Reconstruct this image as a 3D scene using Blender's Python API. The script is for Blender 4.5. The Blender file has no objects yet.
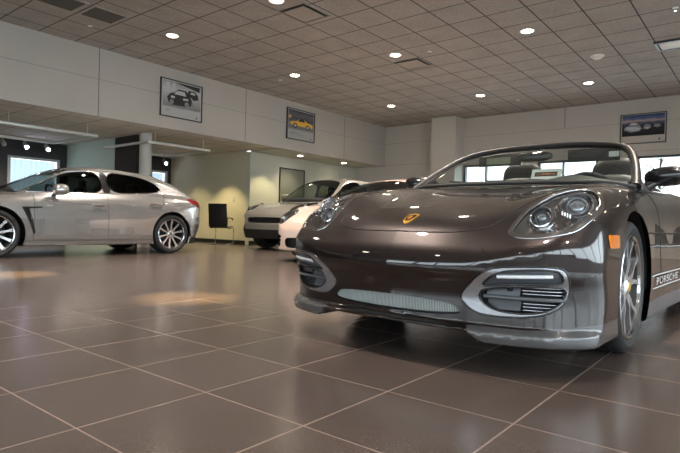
import bpy,bmesh,math,random
from mathutils import Vector,Matrix
import numpy as np, math
# ---------- numeric helpers ----------
def spl(xs, ys):
    xs=np.array(xs,float); ys=np.array(ys,float)
    o=np.argsort(xs); xs=xs[o]; ys=ys[o]
    h=np.diff(xs); d=np.diff(ys)/h
    m=np.zeros_like(xs); m[0]=d[0]; m[-1]=d[-1]
    for i in range(1,len(xs)-1):
        if d[i-1]*d[i]>0:
            w1=2*h[i]+h[i-1]; w2=h[i]+2*h[i-1]
            m[i]=(w1+w2)/(w1/d[i-1]+w2/d[i])
    def f(x):
        x=np.asarray(x,float); xc=np.clip(x,xs[0],xs[-1])
        i=np.clip(np.searchsorted(xs,xc)-1,0,len(xs)-2)
        t=(xc-xs[i])/h[i]; t2=t*t; t3=t2*t
        return (2*t3-3*t2+1)*ys[i]+(t3-2*t2+t)*h[i]*m[i]+(-2*t3+3*t2)*ys[i+1]+(t3-t2)*h[i]*m[i+1]
    return f
def smax(a,b,k):
    h=np.maximum(k-np.abs(a-b),0)/k
    return np.maximum(a,b)+h*h*k*.25
def smin(a,b,k): return -smax(-a,-b,k)
def gauss(d,s): return np.exp(-(d/s)**2)
def sstep(a,b,x):
    t=np.clip((x-a)/(b-a),0,1); return t*t*(3-2*t)
def fgrad(F,P,e=1e-3):
    g=np.empty_like(P)
    for i in range(3):
        A=P.copy();A[:,i]+=e;B=P.copy();B[:,i]-=e
        g[:,i]=(F(A[:,0],A[:,1],A[:,2])-F(B[:,0],B[:,1],B[:,2]))/(2*e)
    return g
def project(F,P,n=5):
    P=P.copy()
    for _ in range(n):
        v=F(P[:,0],P[:,1],P[:,2]); g=fgrad(F,P)
        st=(v/np.maximum((g*g).sum(1),1e-6))[:,None]*g
        l=np.linalg.norm(st,axis=1,keepdims=True); st*=np.minimum(1,.02/np.maximum(l,1e-9))
        P-=st
    return P
def surface_net(F,lo,hi,h):
    ax=[np.arange(lo[i],hi[i]+h,h) for i in range(3)]
    n=[len(a) for a in ax]
    G=np.empty(n,np.float32)
    Y,Z=np.meshgrid(ax[1],ax[2],indexing='ij')
    for i in range(0,n[0],24):
        xs=ax[0][i:i+24]
        G[i:i+24]=F(xs[:,None,None],Y[None],Z[None])
    c=[s-1 for s in n]
    acc=np.zeros(c+[3]);cnt=np.zeros(c)
    S=G<0
    for a in range(3):
        sl0=[slice(None)]*3;sl1=[slice(None)]*3;sl0[a]=slice(0,-1);sl1[a]=slice(1,None)
        g0=G[tuple(sl0)];g1=G[tuple(sl1)];x=(g0<0)!=(g1<0)
        t=np.where(x,g0/np.where(x,g0-g1,1),0)
        b,c2=[q for q in range(3) if q!=a]
        for i in (0,1):
            for j in (0,1):
                s=[slice(None)]*3
                s[b]=slice(i,n[b]-1+i);s[c2]=slice(j,n[c2]-1+j)
                m=x[tuple(s)]
                acc[...,a]+=np.where(m,t[tuple(s)],0);acc[...,b]+=m*i;acc[...,c2]+=m*j;cnt+=m
    act=cnt>0
    idx=-np.ones(c,int);idx[act]=np.arange(act.sum())
    I=np.argwhere(act)
    V=(I+acc[act]/cnt[act][:,None])*h+np.array([a[0] for a in ax])
    faces=[]
    for a in range(3):
        b,c2=[(1,2),(2,0),(0,1)][a]
        sl0=[slice(None)]*3;sl1=[slice(None)]*3;sl0[a]=slice(0,-1);sl1[a]=slice(1,None)
        s0=S[tuple(sl0)];x=np.argwhere(s0!=S[tuple(sl1)])
        ok=(x[:,b]>0)&(x[:,c2]>0)&(x[:,b]<n[b]-1)&(x[:,c2]<n[c2]-1);x=x[ok]
        if not len(x): continue
        def at(db,dc):
            y=x.copy();y[:,b]-=db;y[:,c2]-=dc;return idx[y[:,0],y[:,1],y[:,2]]
        q=np.stack([at(1,1),at(0,1),at(0,0),at(1,0)],1)
        flip=~s0[x[:,0],x[:,1],x[:,2]]
        q[flip]=q[flip][:,::-1]
        faces.append(q)
    return project(F,V,6),np.concatenate(faces)
class Reg:
    """faces of a region: quads as an array, other polygons as a list"""
    def __init__(s,Q,L): s.Q=Q;s.L=L
    def all(s): return [tuple(q) for q in s.Q.tolist()]+s.L
class Shell:
    """dense surface mesh split into named regions by 2D signed functions"""
    def __init__(s,F,lo,hi,h):
        s.F=F;V,Q=surface_net(F,lo,hi,h);s.V=V;s.faces={'body':Reg(Q,[])}
    def cut(s,src,dst,g,keep=None):
        """g(P) negative inside; keep(P) limits which faces may be cut"""
        P=s.V;gv=g(P);km=keep(P) if keep is not None else np.ones(len(P),bool);ins=gv<0
        R=s.faces[src];qi=ins[R.Q];qk=km[R.Q].all(1)&qi.any(1);full=qk&qi.all(1);mix=qk&~full
        inQ=R.Q[full];outQ=R.Q[~qk]
        work=[tuple(q) for q in R.Q[mix].tolist()];inL=[];outL=[]
        for f in R.L:
            fi=[ins[i] for i in f]
            if not any(fi) or not all(km[i] for i in f): outL.append(f)
            elif all(fi): inL.append(f)
            else: work.append(f)
        pairs={}
        for f in work:
            for i in range(len(f)):
                u,v=f[i],f[(i+1)%len(f)]
                if ins[u]!=ins[v]:
                    k=(u,v) if u<v else (v,u)
                    if k not in pairs: pairs[k]=len(P)+len(pairs)
        if pairs:
            K=np.array(list(pairs));A=P[K[:,0]];B=P[K[:,1]];sa=ins[K[:,0]];lo=np.zeros(len(K));hi=np.ones(len(K))
            for _ in range(10):
                m=(lo+hi)/2;t=(g(A+(B-A)*m[:,None])<0)==sa;lo=np.where(t,m,lo);hi=np.where(t,hi,m)
            N=project(s.F,A+(B-A)*((lo+hi)/2)[:,None],2);s.V=np.concatenate([P,N])
        for f in work:
            a_,b_=[],[];n=len(f)
            for i in range(n):
                u,v=f[i],f[(i+1)%n]
                (a_ if ins[u] else b_).append(u)
                if ins[u]!=ins[v]:
                    c=pairs[(u,v) if u<v else (v,u)];a_.append(c);b_.append(c)
            if len(a_)>2: inL.append(tuple(a_))
            if len(b_)>2: outL.append(tuple(b_))
        s.faces[src]=Reg(outQ,outL)
        D_=s.faces.get(dst,Reg(np.zeros((0,4),int),[]));s.faces[dst]=Reg(np.concatenate([D_.Q,inQ]),D_.L+inL)
        return s
    def drop(s,*names):
        for n in names: s.faces.pop(n,None)
    def pack(s,fs):
        if not fs: return np.zeros((0,3)),[],np.zeros((0,3))
        used=sorted({i for f in fs for i in f});m={u:i for i,u in enumerate(used)}
        V=s.V[used];N=fgrad(s.F,V);N/=np.maximum(np.linalg.norm(N,axis=1,keepdims=True),1e-9)
        return V,[tuple(m[i] for i in f) for f in fs],N
    def get(s,name): return s.pack(s.faces[name].all())
    def pieces(s,name):
        """connected pieces of a region, slivers merged into the largest"""
        fs=s.faces[name].all();par={}
        def find(a):
            while par.setdefault(a,a)!=a: par[a]=par[par[a]];a=par[a]
            return a
        for f in fs:
            r=find(f[0])
            for i in f[1:]: par[find(i)]=r
        gr={}
        for f in fs: gr.setdefault(find(f[0]),[]).append(f)
        gs=sorted(gr.values(),key=len,reverse=True)
        big=[g_ for g_ in gs if len(g_)>12 and len(g_)>.08*len(gs[0])]
        return [s.pack(g_) for g_ in big]
    def loops(s,name,fs=None):
        """ordered boundary loops of a region"""
        e={}
        for f in (fs or s.faces[name].all()):
            for i in range(len(f)): e[(f[i],f[(i+1)%len(f)])]=1
        nx={a:b for (a,b) in e if (b,a) not in e}
        res=[]
        while nx:
            a,b=next(iter(nx.items()));l=[a];del nx[a]
            while b in nx and b!=l[0]: l.append(b);b=nx.pop(b)
            if len(l)>6: res.append(s.V[l])
        return res
def sdpoly(poly):
    """signed distance to a closed 2D polygon (negative inside)"""
    A=np.array(poly,float);B=np.roll(A,-1,0)
    def f(x,y):
        p=np.stack([x,y],-1);d=np.full(len(p),1e9);ins=np.zeros(len(p),bool)
        for a,b in zip(A,B):
            e=b-a;w=p-a;t=np.clip((w@e)/(e@e),0,1);q=w-t[:,None]*e
            d=np.minimum(d,(q*q).sum(1))
            c=(a[1]>p[:,1])!=(b[1]>p[:,1])
            with np.errstate(divide='ignore',invalid='ignore'):
                ins^=c&(p[:,0]<(b[0]-a[0])*(p[:,1]-a[1])/(b[1]-a[1])+a[0])
        return np.where(ins,-1,1)*np.sqrt(d)
    return f
def roundpoly(poly,n=3):
    if len(poly)<=5:
        A=np.array(poly,float);B=np.roll(A,-1,0);poly=np.stack([A+(B-A)*.12,B+(A-B)*.12],1).reshape(-1,2)
    """Chaikin smoothing of a closed polygon"""
    P=np.array(poly,float)
    for _ in range(n):
        Q=np.roll(P,-1,0);P=np.stack([.75*P+.25*Q,.25*P+.75*Q],1).reshape(-1,P.shape[1])
    return P
# Boxster-like roadster: x forward from the front axle, y left, z up
b_zc=spl([-3.42,-3.3,-3.0,-2.4,-1.9,-1.2,-.55,-.3,0,.3,.55,.7,.8,.87,.905,.93],[.60,.80,.86,.885,.88,.88,.885,.862,.808,.755,.70,.652,.60,.535,.495,.45])
b_zf=spl([-3.42,-3.3,-3.0,-2.4,-1.9,-1.2,-.6,-.3,0,.2,.35,.5,.65,.75,.85,.93],[.58,.74,.85,.91,.90,.885,.872,.86,.835,.81,.785,.745,.68,.605,.54,.46])
b_w=spl([-3.45,-3.2,-2.9,-2.4,-1.9,-1.4,-.9,-.45,0,.35,.6,.95],[.78,.83,.87,.895,.88,.848,.838,.838,.850,.846,.848,.82])
b_nose=spl([0,.2,.4,.55,.68,.77,.84,.89,1.0],[.93,.924,.902,.872,.82,.745,.64,.44,-.2])
b_tail=spl([0,.3,.6,.75,.83,.9],[-3.40,-3.38,-3.28,-3.12,-2.9,-2.5])
b_side=spl([.05,.12,.2,.35,.5,.6,.7,.8,.9,1.0],[.03,.01,.005,.0,0,.004,.02,.055,.12,.2])
b_npro=spl([.05,.13,.17,.20,.28,.36,.425,.45,.6,.8],[-.02,.0,.005,-.04,-.042,-.028,.0,.0,.0,.0])
def F_box(x,y,z):
    a=np.abs(y)
    N=b_nose(a)
    off=(.93-N)
    wl=sstep(.15,.75,x+off*.8)
    s=x+off*wl*.85
    zc=b_zc(s);zf=b_zf(x+off*wl*.25)
    g=sstep(.30,.62,a)
    T=zc*(1-g)+zf*g-1.1*np.maximum(a-.68,0)**2
    top=z-T
    side=a-(b_w(x)-b_side(z))
    front=(x-(N+b_npro(z)))
    rear=b_tail(a)-x
    k=.022+.10*sstep(.46,.62,z)
    k2=.10
    d=smax(top,side,k2*1.3)
    d=smax(d,front,k)
    d=smax(d,rear,.12)
    d=smax(d,.165-.04*sstep(.36,.47,a)-z,.02)
    return d
# ---------- Blender helpers ----------
C=bpy.context.scene.collection
D=bpy.data
def new_mat(name):
    m=D.materials.new(name);m.use_nodes=True;nt=m.node_tree
    return m,nt,nt.nodes['Principled BSDF']
def setin(b,**k):
    for n,v in k.items():
        b.inputs[n.replace('_',' ')].default_value=v
def mat(name,col,rough=.5,metal=0,coat=0,emit=None,es=0,trans=0,spec=.5,noise=0,nscale=40,bump=0,alpha=1,coat_rough=.03):
    m,nt,b=new_mat(name)
    setin(b,Base_Color=(*col,1),Roughness=rough,Metallic=metal)
    b.inputs['Coat Weight'].default_value=coat;b.inputs['Coat Roughness'].default_value=coat_rough
    b.inputs['Specular IOR Level'].default_value=spec
    b.inputs['Transmission Weight'].default_value=trans
    if emit: b.inputs['Emission Color'].default_value=(*emit,1);b.inputs['Emission Strength'].default_value=es
    if noise or bump:
        tc=nt.nodes.new('ShaderNodeTexCoord');n=nt.nodes.new('ShaderNodeTexNoise');n.inputs['Scale'].default_value=nscale;n.inputs['Detail'].default_value=4
        nt.links.new(tc.outputs['Object'],n.inputs['Vector'])
        if noise:
            mx=nt.nodes.new('ShaderNodeMix');mx.data_type='RGBA'
            mx.inputs[6].default_value=(*[c*(1-noise) for c in col],1);mx.inputs[7].default_value=(*[min(1,c*(1+noise)) for c in col],1)
            nt.links.new(n.outputs['Fac'],mx.inputs[0]);nt.links.new(mx.outputs[2],b.inputs['Base Color'])
        if bump:
            bp=nt.nodes.new('ShaderNodeBump');bp.inputs['Strength'].default_value=bump;bp.inputs['Distance'].default_value=.01
            nt.links.new(n.outputs['Fac'],bp.inputs['Height']);nt.links.new(bp.outputs['Normal'],b.inputs['Normal'])
    return m
def glass_mat(name,tint=(.9,.95,.95),tr=.9,rough=.0):
    m=D.materials.new(name);m.use_nodes=True;nt=m.node_tree;nt.nodes.clear()
    o=nt.nodes.new('ShaderNodeOutputMaterial');mx=nt.nodes.new('ShaderNodeMixShader');t=nt.nodes.new('ShaderNodeBsdfTransparent');g=nt.nodes.new('ShaderNodeBsdfGlossy');f=nt.nodes.new('ShaderNodeFresnel')
    t.inputs[0].default_value=(*[c*tr for c in tint],1);g.inputs['Roughness'].default_value=rough;gg=nt.nodes.new('ShaderNodeNewGeometry');q=nt.nodes.new('ShaderNodeMath');q.operation='MULTIPLY_ADD';q.inputs[1].default_value=1/1.36-1.36;q.inputs[2].default_value=1.36;nt.links.new(gg.outputs['Backfacing'],q.inputs[0]);nt.links.new(q.outputs[0],f.inputs[0])
    nt.links.new(f.outputs[0],mx.inputs[0]);nt.links.new(t.outputs[0],mx.inputs[1]);nt.links.new(g.outputs[0],mx.inputs[2]);nt.links.new(mx.outputs[0],o.inputs[0])
    return m
def paint(name,col,metal=.6,rough=.35,flake=.12,ior=1.7):
    m,nt,b=new_mat(name)
    setin(b,Base_Color=(*col,1),Roughness=rough,Metallic=metal)
    b.inputs['Coat Weight'].default_value=1;b.inputs['Coat Roughness'].default_value=.015;b.inputs['Coat IOR'].default_value=ior
    tc=nt.nodes.new('ShaderNodeTexCoord');n=nt.nodes.new('ShaderNodeTexNoise');n.inputs['Scale'].default_value=700;n.inputs['Detail'].default_value=2
    nt.links.new(tc.outputs['Object'],n.inputs['Vector'])
    mx=nt.nodes.new('ShaderNodeMix');mx.data_type='RGBA'
    mx.inputs[6].default_value=(*[c*(1-flake*3) for c in col],1);mx.inputs[7].default_value=(*[min(1,c*(1+flake*3)) for c in col],1)
    nt.links.new(n.outputs['Fac'],mx.inputs[0]);nt.links.new(mx.outputs[2],b.inputs['Base Color'])
    return m
def link(name,me,parent=None):
    o=D.objects.new(name,me);C.objects.link(o)
    if parent: o.parent=parent
    return o
def mesh(name,V,F,m,parent=None,smooth=True,N=None,auto=None):
    me=D.meshes.new(name);me.from_pydata([tuple(map(float,v)) for v in V],[],[tuple(f) for f in F]);me.update()
    if m: me.materials.append(m)
    if smooth and len(me.polygons): me.polygons.foreach_set('use_smooth',[True]*len(me.polygons))
    if N is not None: me.normals_split_custom_set_from_vertices([tuple(map(float,n)) for n in N])
    elif auto is not None and len(me.polygons): me.set_sharp_from_angle(angle=math.radians(auto))
    return link(name,me,parent)
def tag(o,label=None,cat=None,group=None,kind=None):
    if label:o['label']=label
    if cat:o['category']=cat
    if group:o['group']=group
    if kind:o['kind']=kind
    return o
def empty(name,loc=(0,0,0),rz=0):
    o=link(name,None);o.location=loc;o.rotation_euler=(0,0,rz);o.empty_display_size=.1;return o
def copy_tree(o,parent=None):
    c=o.copy();C.objects.link(c);c.parent=parent
    for ch in list(o.children):
        copy_tree(ch,c)
    return c
class MB:
    """collects primitive shapes into one mesh"""
    def __init__(s): s.V=[];s.F=[]
    def add(s,V,F):
        n=len(s.V);s.V+=[tuple(v) for v in V];s.F+=[tuple(i+n for i in f) for f in F];return s
    def box(s,x0,x1,y0,y1,z0,z1,bev=0):
        if bev:
            b=bev
            P=[(x,y,z) for x in (x0,x1) for y in (y0,y1) for z in (z0,z1)]
            bm=bmesh.new();bmesh.ops.create_cube(bm,size=1)
            for v in bm.verts:
                v.co=((x0+x1)/2+v.co.x*(x1-x0),(y0+y1)/2+v.co.y*(y1-y0),(z0+z1)/2+v.co.z*(z1-z0))
            bmesh.ops.bevel(bm,geom=list(bm.edges),offset=b,segments=2,affect='EDGES',profile=.5)
            bm.verts.index_update()
            s.add([v.co[:] for v in bm.verts],[[v.index for v in f.verts] for f in bm.faces]);bm.free();return s
        V=[(x,y,z) for x in (x0,x1) for y in (y0,y1) for z in (z0,z1)]
        return s.add(V,[(0,1,3,2),(4,6,7,5),(0,4,5,1),(2,3,7,6),(0,2,6,4),(1,5,7,3)])
    def tube(s,P,r,n=8,closed=False,flat=None):
        P=[np.array(p,float) for p in P];m=len(P);rs=r if hasattr(r,'__len__') else [r]*m
        up=np.array([0,0,1.]);rings=[]
        prev=None
        for i in range(m):
            a=P[(i-1)%m] if (closed or i>0) else P[i];b=P[(i+1)%m] if (closed or i<m-1) else P[i]
            t=b-a;t/=max(np.linalg.norm(t),1e-9)
            if prev is None:
                u=np.cross(t,up) if abs(t[2])<.95 else np.cross(t,[1,0,0])
            else:
                u=prev-t*(prev@t)
            u/=max(np.linalg.norm(u),1e-9);prev=u;v=np.cross(t,u)
            rings.append([P[i]+rs[i]*(u*math.cos(q*2*math.pi/n)+v*math.sin(q*2*math.pi/n)) for q in range(n)])
        V=[v for R_ in rings for v in R_];F=[]
        for i in range(m if closed else m-1):
            j=(i+1)%m
            for q in range(n):
                F.append((i*n+q,i*n+(q+1)%n,j*n+(q+1)%n,j*n+q))
        if not closed: F.append(tuple(range(n))[::-1]);F.append(tuple((m-1)*n+q for q in range(n)))
        return s.add(V,F)
    def lathe(s,prof,axis='z',n=32,c=(0,0,0),close=False):
        V=[];F=[];m=len(prof)
        for i in range(n):
            a=2*math.pi*i/n
            for r,h in prof:
                x,y=r*math.cos(a),r*math.sin(a)
                p={'z':(x,y,h),'y':(x,h,-y),'x':(h,x,y)}[axis]
                V.append((p[0]+c[0],p[1]+c[1],p[2]+c[2]))
        for i in range(n):
            j=(i+1)%n
            for k in range(m if close else m-1):
                l=(k+1)%m
                F.append((i*m+k,j*m+k,j*m+l,i*m+l))
        return s.add(V,F)
    def ell(s,c,r,e=1.0,nu=24,nv=14,rot=None):
        """super-ellipsoid; e<1 gives boxier shapes"""
        def p(v,e): return math.copysign(abs(v)**e,v)
        V=[];F=[]
        for j in range(nv+1):
            ph=-math.pi/2+math.pi*j/nv
            for i in range(nu):
                t=2*math.pi*i/nu
                q=np.array([r[0]*p(math.cos(ph),e)*p(math.cos(t),e),r[1]*p(math.cos(ph),e)*p(math.sin(t),e),r[2]*p(math.sin(ph),e)])
                if rot is not None: q=rot@q
                V.append(tuple(q+np.array(c)))
        for j in range(nv):
            for i in range(nu):
                k=(i+1)%nu
                F.append((j*nu+i,j*nu+k,(j+1)*nu+k,(j+1)*nu+i))
        return s.add(V,F)
    def prism(s,poly,plane,a,b):
        """extrude 2D polygon; plane 'yz' extrudes along x, 'xz' along y, 'xy' along z"""
        f={'yz':lambda u,v,w:(w,u,v),'xz':lambda u,v,w:(u,w,v),'xy':lambda u,v,w:(u,v,w)}[plane]
        n=len(poly);V=[f(u,v,a) for u,v in poly]+[f(u,v,b) for u,v in poly]
        F=[tuple(range(n))[::-1],tuple(range(n,2*n))]+[(i,(i+1)%n,n+(i+1)%n,n+i) for i in range(n)]
        return s.add(V,F)
    def build(s,name,m,parent=None,smooth=False,auto=35):
        o=mesh(name,s.V,s.F,m,parent,smooth=True,auto=auto)
        bm=bmesh.new();bm.from_mesh(o.data);bmesh.ops.recalc_face_normals(bm,faces=bm.faces);bm.to_mesh(o.data);bm.free()
        o.data.set_sharp_from_angle(angle=math.radians(auto))
        return o
def rotm(ax,deg):
    a=math.radians(deg);c,s_=math.cos(a),math.sin(a)
    return np.array({'x':[[1,0,0],[0,c,-s_],[0,s_,c]],'y':[[c,0,s_],[0,1,0],[-s_,0,c]],'z':[[c,-s_,0],[s_,c,0],[0,0,1]]}[ax])
# ---------- materials ----------
M={}
M['brown']=paint('dark brown metallic paint',(.012,.0052,.0052),.6,.36,.10,1.72)
M['silver']=paint('silver metallic paint',(.43,.43,.43),.75,.26,.05,1.9)
M['cream']=paint('cream white paint',(.66,.50,.42),.1,.35,.02)
M['greige']=paint('grey beige metallic paint',(.42,.39,.34),.5,.32,.05)
M['tyre']=mat('tyre rubber',(.018,.018,.02),.62,noise=.3,nscale=60,bump=.1)
M['alloy']=mat('alloy wheel',(.78,.78,.80),.25,.8)
M['rimlip']=mat('polished rim',(.75,.76,.78),.15,1)
M['black']=mat('gloss black plastic',(.01,.01,.011),.2,coat=.5)
M['dark']=mat('matt black plastic',(.012,.012,.013),.6)
M['seam']=mat('panel gap',(.006,.005,.005),.7)
M['satin']=mat('satin grey plastic',(.10,.104,.115),.35,coat=.3)
M['bezel']=mat('satin silver trim',(.50,.51,.55),.22,.85)
M['chrome']=mat('chrome',(.8,.8,.82),.08,1)
M['mesh_grey']=mat('grey radiator mesh',(.40,.43,.42),.45,.3)
M['amber']=mat('amber lens',(.85,.22,.01),.2,coat=1)
M['red']=mat('red lens',(.16,.006,.008),.2,coat=1)
M['leather']=mat('black leather',(.02,.02,.022),.45,noise=.2,nscale=200,bump=.15)
M['clear']=glass_mat('clear lens',(1,1,1),.97)
M['glass']=glass_mat('car glass',(.80,.88,.86),.85)
M['tint']=glass_mat('tinted car glass',(.32,.36,.35),.45)
M['gold']=mat('gold crest',(.75,.42,.06),.35,.8)
M['white']=mat('white paper',(.8,.78,.75),.7)
M['brake']=mat('brake disc',(.05,.05,.052),.45,.6)
M['lens']=mat('projector lens',(.22,.24,.27),.03,.6,coat=1)
# ---------- wheels ----------
def wheel(root,x,y,side,R=.325,w=.235,rim=.255,style='split',n=5,z=None,name='wheel'):
    """side=+1 outer face towards +y. tyre with rim, spokes, hub and disc as its children"""
    z=R if z is None else z
    b=MB();h=w/2
    prof=[(rim-.004,-h*.80),(rim+.012,-h*.96),(R*.5+rim*.5,-h*1.03),(R-.022,-h*.98),(R-.006,-h*.86),(R,-h*.66),(R,-h*.36),(R-.007,-h*.345),(R-.007,-h*.315),(R,-h*.30),(R,-h*.04),(R-.007,-h*.03),(R-.007,h*.03),(R,h*.04),(R,h*.30),(R-.007,h*.315),(R-.007,h*.345),(R,h*.36),(R,h*.66),(R-.006,h*.86),(R-.022,h*.98),(R*.5+rim*.5,h*1.03),(rim+.012,h*.96),(rim-.004,h*.80)]
    b.lathe(prof,'y',72);t=b.build(name,M['tyre'],root,auto=40);t.location=(x,y,z)
    if style=='split' and x>-.5: t.rotation_euler=(0,0,.03)
    s=side
    b=MB();b.lathe([(rim+.002,s*h*.93),(rim-.006,s*h*.98),(rim-.016,s*h*.95),(rim-.020,s*h*.84)],'y',64);r=b.build('rim',M['rimlip'],t)
    b=MB();b.lathe([(rim-.020,s*h*.84),(rim-.034,s*h*.6),(rim-.045,s*h*.3),(rim-.05,-s*h*.8),(rim,-s*h*.9)],'y',64);b.build('rim_barrel',M['dark'],t)
    b=MB();f=h*(.80 if style=='split' else .66)
    if style=='split':
        for k in range(n):
            for d in (-1,1):
                b=MB();a0=2*math.pi*k/n+math.pi/2+d*.085;a1=2*math.pi*k/n+math.pi/2+d*.30
                P=[];rr=[.052,.11,.17,rim-.026];pt=[]
                for q,ra in enumerate(rr):
                    a=a0+(a1-a0)*q/3*1.0;wd=[.020,.013,.0105,.013][q]
                    yy=s*(f-[.004,.0,.008,.0][q]+[0,.006,.012,.012][q])
                    ca,sa=math.cos(a),math.sin(a)
                    pt.append([(ra*ca-wd*sa,yy,ra*sa+wd*ca),(ra*ca+wd*sa,yy,ra*sa-wd*ca),(ra*ca+wd*.7*sa,yy-s*.03,ra*sa-wd*.7*ca),(ra*ca-wd*.7*sa,yy-s*.03,ra*sa+wd*.7*ca)])
                V=[p for q in pt for p in q];F=[]
                for q in range(3):
                    for e in range(4): F.append((q*4+e,q*4+(e+1)%4,q*4+4+(e+1)%4,q*4+4+e))
                F+=[(0,1,2,3),(12,15,14,13)]
                b.add(V,F);b.build('spoke',M['alloy'],t,auto=50)
    else:
        for k in range(n):
            b=MB();a=2*math.pi*k/n+math.pi/2+.1;pt=[]
            for q,ra in enumerate([.05,.13,.2,rim-.026]):
                wd=[.020,.015,.017,.024][q];yy=s*(f+[-.004,0,.008,.014][q]);ca,sa=math.cos(a),math.sin(a)
                pt.append([(ra*ca-wd*sa,yy,ra*sa+wd*ca),(ra*ca+wd*sa,yy,ra*sa-wd*ca),(ra*ca+wd*.7*sa,yy-s*.03,ra*sa-wd*.7*ca),(ra*ca-wd*.7*sa,yy-s*.03,ra*sa+wd*.7*ca)])
            V=[p for q in pt for p in q];F=[]
            for q in range(3):
                for e in range(4): F.append((q*4+e,q*4+(e+1)%4,q*4+4+(e+1)%4,q*4+4+e))
            F+=[(0,1,2,3),(12,15,14,13)]
            b.add(V,F);b.build('spoke',M['alloy'],t,auto=50)
    b=MB();b.lathe([(.001,s*(f+.012)),(.03,s*(f+.010)),(.036,s*(f+.004)),(.062,s*(f-.004)),(.07,s*(f-.03))],'y',32);b.build('hub',M['alloy'],t)
    b=MB();b.lathe([(.001,s*(f+.0145)),(.022,s*(f+.0135)),(.026,s*(f+.0105))],'y',24);tag(b.build('hub_cap',M['gold'] if style=='split' else M['satin'],t),'crested centre cap')
    b=MB();b.lathe([(.06,s*.02),(.150,s*.02),(.150,-s*.01),(.06,-s*.01)],'y',48,close=True);b.build('brake_disc',M['brake'],t)
    b=MB();b.lathe([(.06,-s*h*.5),(rim-.055,-s*h*.5)],'y',48);b.build('wheel_back',M['dark'],t)
    return t
def arch(shell,root,x,z,R,w_in,w_out):
    """dark wheel housing"""
    for s in (1,-1):
        V=[];F=[];n=28
        for i in range(n+1):
            a=-.32+(math.pi+.44)*i/n
            for y in (w_in,w_out): V.append((x+R*math.cos(a),s*y,z+R*math.sin(a)))
        for i in range(n): F.append((2*i,2*i+1,2*i+3,2*i+2))
        c=len(V);V.append((x,s*w_in,z));F+=[(c,2*i,2*i+2) for i in range(n)]
        mesh('wheel_housing',V,F,M['dark'],root,auto=40)
def shell_part(sh,name,region,m,root,off=0,label=None):
    o=None
    for V,F,N in sh.pieces(region):
        if off: V=V+N*off
        o=mesh(name,V,F,m,root,N=N)
        if label: o['label']=label
    return o
def seam(sh,region,root,r=.0022,name='panel_gap',m=None):
    o=None
    for L in sh.loops(region):
        b=MB();b.tube(L,r,6,closed=True);o=b.build(name,m or M['seam'],root,auto=80)
    return o
def recess(sh,region,root,d,m,name,back=True,label=None):
    """walls from each outline going in by vector d, closed by a back plate"""
    d=np.array(d,float)
    for Vb,Fb,N in sh.pieces(region):
        e={}
        for f in Fb:
            for i in range(len(f)): e[(f[i],f[(i+1)%len(f)])]=1
        V=list(Vb)+list(Vb+d);n=len(Vb)
        F=[(a,b,b+n,a+n) for (a,b) in e if (b,a) not in e]+[tuple(i+n for i in f) for f in Fb]
        w=mesh(name,V,F,m,root,smooth=False)
        if label: w['label']=label
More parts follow.
